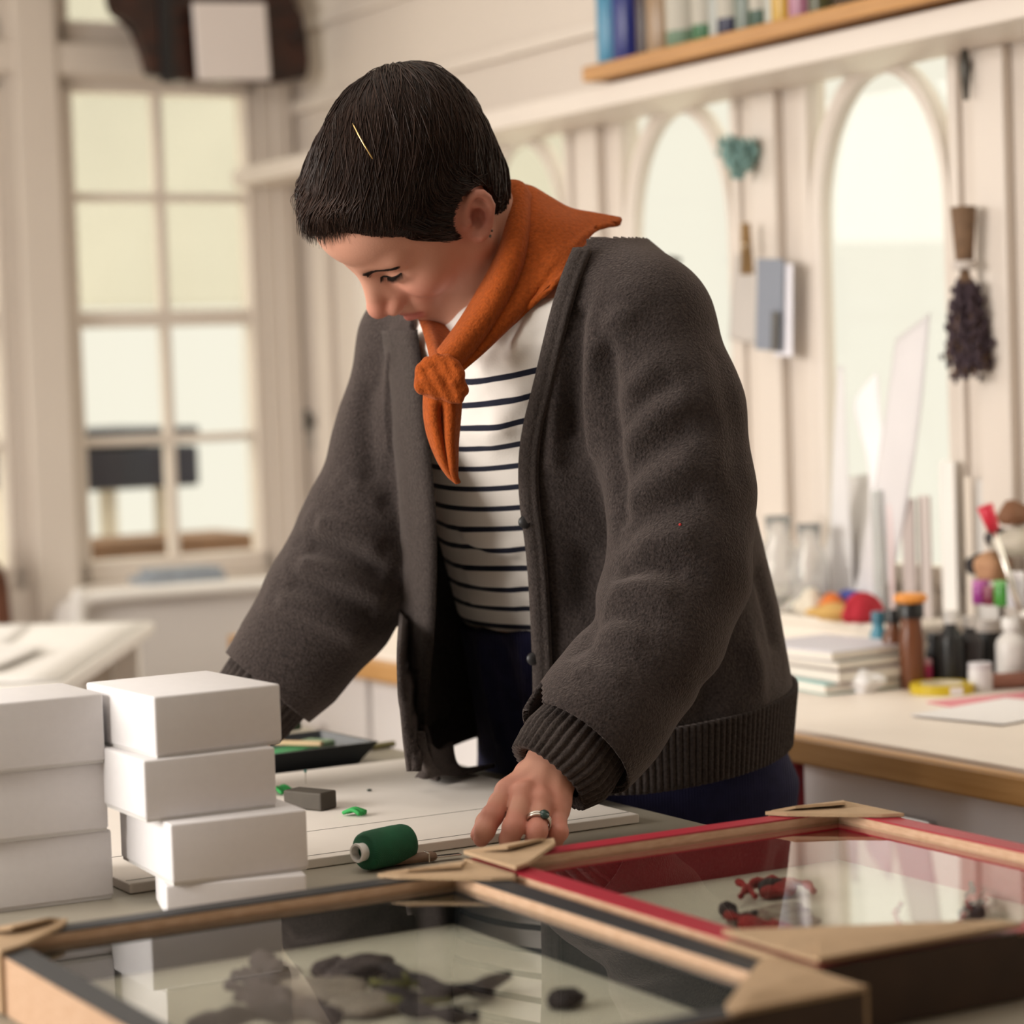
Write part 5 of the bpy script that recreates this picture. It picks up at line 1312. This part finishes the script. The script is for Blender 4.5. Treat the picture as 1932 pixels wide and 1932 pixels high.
def band(edge, w, side, name):
    e = crom(np.array(edge, float), np.linspace(0, len(edge) - 1, 60)); rows = []
    for i, (a, b) in enumerate(e):
        k = np.array([0, .25, .5, .75, 1.0]) * w * side * float(np.interp(b, [1230, 1330, 1400, 1460], [1, .8, .55, .3] if side < 0 else [1, 1, 1, 1]))
        pts = [front_hit(a + o, b) for o in k]
        view = [(CAM - p) / np.linalg.norm(CAM - p) for p in pts]
        base = pts[0]
        pts = [p + v * (.008 + .002 * math.sin(j * 1.6)) for j, (p, v) in enumerate(zip(pts, view))]
        rows.append([base - view[0] * .006 + RT * side * .002] + pts)
    g = np.array(rows); 
    for _ in range(3): g[1:-1] = (g[:-2] + 2 * g[1:-1] + g[2:]) / 4
    for i in range(g.shape[0]): g[i] += (CAM - g[i]) / 2.6 * (.0009 * (i % 2))
    return cloth(name, g, m_rib, card, .006, 0)
band([(1085, 470)] + ED_L[1:], 30, 1, 'button_band')
band(ED_R, 62, -1, 'button_band')
for a, b in ((803, 976), (786, 1221)):
    p = front_hit(a, b); v = (CAM - p) / np.linalg.norm(CAM - p); bm = bmesh.new()
    tube(bm, [p + v * .0085 + UP * t for t in np.linspace(.009, -.009, 6)], [.0005, .0022, .003, .003, .0022, .0005], 8)
    fin('buttonhole', bm, m_dark, card, True)
for a, b in ((989, 985), (1004, 1243)):
    p = front_hit(a + 1, b); v = (CAM - p) / np.linalg.norm(CAM - p); bm = bmesh.new()
    tube(bm, [p + v * t for t in (.009, .0125, .014)], [.0062, .0068, .0055], 16)
    fin('button', bm, m_dark, card, True)['label'] = 'dark round button'
hl = hit(caB, 1283, 990); bm = bmesh.new(); bmesh.ops.create_icosphere(bm, subdivisions=2, radius=.0016, matrix=Matrix.Translation([float(c) for c in hl + (CAM - hl) * .0012])); fin('red_lint', bm, M('red_thread'), card, True)['label'] = 'tiny red fleck of lint on the sleeve'
# ribbed hem
CA_ = np.array([s[1] for s in ca_secs]); CB_ = np.array([s[2] for s in ca_secs])
def ring_pt(th, z, g=1.0, off=0.0):
    c = np.array([np.interp(z, CC[oc, 2], CC[oc, k]) for k in range(2)]); A_ = np.interp(z, CC[oc, 2], CA_[oc]) * g + off; B_ = np.interp(z, CC[oc, 2], CB_[oc]) * g + off
    p = c + EXL[:2] * A_ * math.cos(th) + EFW[:2] * B_ * math.sin(th)
    return np.array([p[0], p[1], z])
z0 = ca_secs[0][0][2]
ths = np.linspace(math.radians(90 + 24), math.radians(90 + 360 - 16), 1100)
rows = []
for i, z in enumerate(np.linspace(z0 + .062, z0 - .004, 9)):
    g = 1.0 - .03 * (i / 8); rows.append([ring_pt(t, z + .006 - .020 * math.sin(t), g, .0022 + .0016 * math.sin(k * 2 * math.pi / 7.0)) for k, t in enumerate(ths)])
hb = np.array(rows); hb[:, :, 2] = np.maximum(hb[:, :, 2], .8345)
cloth('hem_band', hb, m_rib, card, .005, 0)
# the corner of the right front that brushes the table
cg = [[(764, 1375, 2.665), (782, 1378, 2.655), (799, 1380, 2.66)], [(778, 1410, 2.665), (790, 1412, 2.655), (803, 1412, 2.665)], [(790, 1436, 2.67), (801, 1437, 2.66), (812, 1436, 2.675)],
      [(796, 1452, 2.69), (808, 1452, 2.68), (824, 1449, 2.70)], [(786, 1467, 2.70), (804, 1466, 2.69), (832, 1461, 2.72)]]
g = patch(np.array([[P(*q) for q in r] for r in cg]), 6, 6); g[:, :, 2] = np.maximum(g[:, :, 2], .836)
cloth('front_corner', g, m_rib, card, .006, 0)
cg = [[(806, 1400, 2.67), (826, 1415, 2.72), (850, 1400, 2.78)], [(812, 1440, 2.68), (836, 1440, 2.73), (866, 1448, 2.79)], [(818, 1462, 2.70), (860, 1466, 2.75), (935, 1470, 2.82)]]
g = patch(np.array([[P(*q) for q in r] for r in cg]), 6, 6); g[:, :, 2] = np.maximum(g[:, :, 2], .837)
cloth('hem_fold', g, m_rib, card, .005, 0)
def cuff(pts, rs, name, nr=34):
    pts = np.array(pts); t = np.linspace(0, len(pts) - 1, 16); pp = crom(pts, t); rr = np.interp(t, np.arange(len(rs)), rs); rows = []
    d0, x, y = frame_of(pts[-1] - pts[0]); x, y = np.array(x), np.array(y); n = nr * 7
    for i in range(16):
        rows.append([pp[i] + (x * math.cos(2 * math.pi * k / n) + y * math.sin(2 * math.pi * k / n)) * (rr[i] + .0019 * math.cos(k * 2 * math.pi / 7) - (.004 if i == 0 else 0)) for k in range(n)])
    rows.append([pp[15] + (q - pp[15]) * .80 - np.array(d0) * .004 for q in rows[-1]])
    rows.append([pp[13] + (q - pp[13]) * .82 for q in rows[13]])
    return cloth(name, np.array(rows), m_rib, card, .002, 0, closed=True)
cuff([LP[5] * .5 + LP[6] * .5, LP[6] * .8 + LP[7] * .2, LP[6] * .45 + LP[7] * .55, P(1036, 1466, 2.40)], [.0470, .0510, .0500, .0440], 'cuff')
cuff([RP[4] * .75 + RP[5] * .25, RP[4] * .3 + RP[5] * .7, RP[5] * .4 + RP[6] * .6, RP[6]], [.046, .0505, .047, .041], 'cuff', 30)

# rust neckerchief
allV = np.concatenate([bV, cV, sV]); allF = np.concatenate([bF, cF2 if False else cF[keep], sF + len(bV) + len(cV)])
allF = np.concatenate([bF, cF[keep] + len(bV), sF + len(bV) + len(cV)])
nkB = bvh_of(allV, allF)
def np_(a, b, off, Z=None, zmax=None):
    h = nkB.ray_cast(Vector(CAM), Vector(ray(a, b)).normalized())
    if Z is not None: return P(a, b, Z)
    p = np.array(h[0]) if h[0] is not None else P(a, b, zmax or 2.62)
    z = (p - CAM) @ FW
    if zmax and z > zmax: p = P(a, b, zmax)
    return p + (CAM - p) / np.linalg.norm(CAM - p) * off
scarf = thing('neckerchief', '', '', (0, 0, 0)); del scarf['label'], scarf['category']; scarf.parent = person
def roll(cols, name, thick=.007):
    """cols: per station a list of (px,py,off[,Z])"""
    g = np.array([[np_(*c) for c in col] for col in cols])
    return cloth(name, patch(g, 8, 5), m_scarf, scarf, thick, 0)
# inner roll against the neck, from the nape round to the knot
roll([[(958, 352, 0, 2.655), (966, 344, 0, 2.64), (983, 350, 0, 2.63), (996, 372, 0, 2.635)],
      [(952, 425, 0, 2.615), (966, 420, 0, 2.585), (985, 428, 0, 2.58), (996, 438, 0, 2.60)],
      [(938, 492, 0, 2.585), (950, 497, 0, 2.555), (968, 508, 0, 2.55), (980, 518, 0, 2.575)],
      [(902, 560, 0, 2.565), (915, 572, 0, 2.535), (930, 585, 0, 2.53), (944, 594, 0, 2.55)],
      [(866, 618, 0, 2.545), (874, 634, 0, 2.515), (886, 650, 0, 2.515), (894, 664, 0, 2.535)],
      [(828, 668, 0, 2.52), (836, 682, 0, 2.50), (846, 696, 0, 2.50), (856, 706, 0, 2.515)]], 'neck_roll', .010)
# the flap that lies on the shoulder
roll([[(985, 350, 0, 2.66), (1005, 356, 0, 2.655), (1035, 374, 0, 2.655), (1075, 396, 0, 2.66), (1120, 405, 0, 2.665), (1170, 414, 0, 2.67)],
      [(990, 420, 0, 2.605), (1012, 420, 0, 2.595), (1045, 428, 0, 2.595), (1080, 430, .012, None, 2.62), (1120, 424, .012, None, 2.65), (1169, 422, 0, 2.66)],
      [(975, 510, 0, 2.575), (996, 505, 0, 2.565), (1022, 500, 0, 2.565), (1050, 490, .012, None, 2.60), (1085, 462, .012, None, 2.62), (1125, 432, .010, None, 2.64)],
      [(940, 585, 0, 2.548), (956, 588, 0, 2.54), (980, 582, 0, 2.545), (1005, 564, .010, None, 2.58), (1040, 540, .010, None, 2.60), (1062, 522, .010, None, 2.6)],
      [(892, 656, 0, 2.53), (904, 660, 0, 2.525), (918, 654, 0, 2.53), (938, 636, .010, None, 2.56), (962, 612, .010, None, 2.57), (990, 580, .010, None, 2.58)],
      [(852, 700, 0, 2.515), (862, 703, 0, 2.51), (868, 698, 0, 2.515), (876, 688, 0, 2.525), (884, 680, 0, 2.535), (894, 670, 0, 2.545)]], 'shoulder_flap', .006)
# strap on the far side of the neck, coming down from behind the chin
roll([[(782, 585, 0, 2.66), (800, 590, 0, 2.65), (818, 592, 0, 2.66), (846, 590, 0, 2.67)],
      [(802, 632, 0, 2.60), (815, 632, 0, 2.59), (832, 632, 0, 2.60), (854, 630, 0, 2.62)],
      [(818, 684, 0, 2.525), (826, 684, 0, 2.51), (834, 684, 0, 2.52), (842, 684, 0, 2.53)]], 'far_strap', .008)
bm = bmesh.new()
kc = P(832, 718, 2.505)
def knot_sdf(p):
    R3 = np.array([RT, UP, -FW]); q = (p - kc) @ R3.T
    d = ell(q, (-.001, .001, 0), (.0235, .0225, .021))
    d = smin(d, chain(q, [np.array([math.cos(t) * .0175 - .001, math.sin(t) * .014 + .004, .011 + .004 * math.cos(t)]) for t in np.linspace(-.4, 3.4, 8)], [.0085] * 8, .002), .003)
    d = smin(d, cap(q, (-.018, -.006, .012), (.016, -.016, .013), .0085), .003)
    d = smin(d, cap(q, (.006, .012, .012), (.019, -.010, .010), .009), .003)
    return d + .0006 * np.sin(q[:, 0] * 500 + q[:, 1] * 260)
kV, kF = surf(knot_sdf, kc - .05, kc + .05, .0016, 3)
raw('knot', kV, kF, m_scarf, scarf)
tl = [[(803, 735, 0, 2.515), (818, 738, 0, 2.500), (835, 740, 0, 2.492), (852, 742, 0, 2.500), (868, 750, 0, 2.515)],
      [(803, 780, 0, 2.520), (818, 778, 0, 2.500), (834, 780, 0, 2.512), (850, 782, 0, 2.497), (865, 790, 0, 2.515)],
      [(810, 820, 0, 2.525), (825, 822, 0, 2.508), (838, 826, 0, 2.518), (850, 830, 0, 2.505), (861, 836, 0, 2.522)],
      [(826, 862, 0, 2.532), (836, 866, 0, 2.518), (845, 869, 0, 2.525), (853, 871, 0, 2.516), (860, 873, 0, 2.528)],
      [(845, 893, 0, 2.536), (849, 894, 0, 2.530), (853, 895, 0, 2.53), (856, 895, 0, 2.528), (860, 896, 0, 2.532)],
      [(862, 909, 0, 2.538), (863, 909, 0, 2.537), (864, 910, 0, 2.537), (864, 910, 0, 2.537), (865, 910, 0, 2.538)]]
roll(tl, 'tail', .006)
# ring on her ring finger
a, b = HJ['ring'][0][0], HJ['ring'][0][1]
rc = a * .28 + b * .72; d, x, y = frame_of(b - a); x, y = np.array(x), np.array(y)
bm = bmesh.new()
for o in (-.0018, .0014):
    tube(bm, [rc + np.array(d) * o + (x * math.cos(t) + y * math.sin(t)) * .0118 for t in np.linspace(0, 2 * math.pi, 28)], .0014, 8, False)
rg = fin('ring', bm, m_silver, person, True)
v = (CAM - rc); v = v - np.array(d) * (v @ np.array(d)); v /= np.linalg.norm(v)
v = v + RT * .45; v /= np.linalg.norm(v); bm = bmesh.new()
tube(bm, [rc + v * t for t in (.0105, .0130, .0150)], [.0050, .0050, .0036], 14)
fin('stone', bm, m_stone, rg, True)
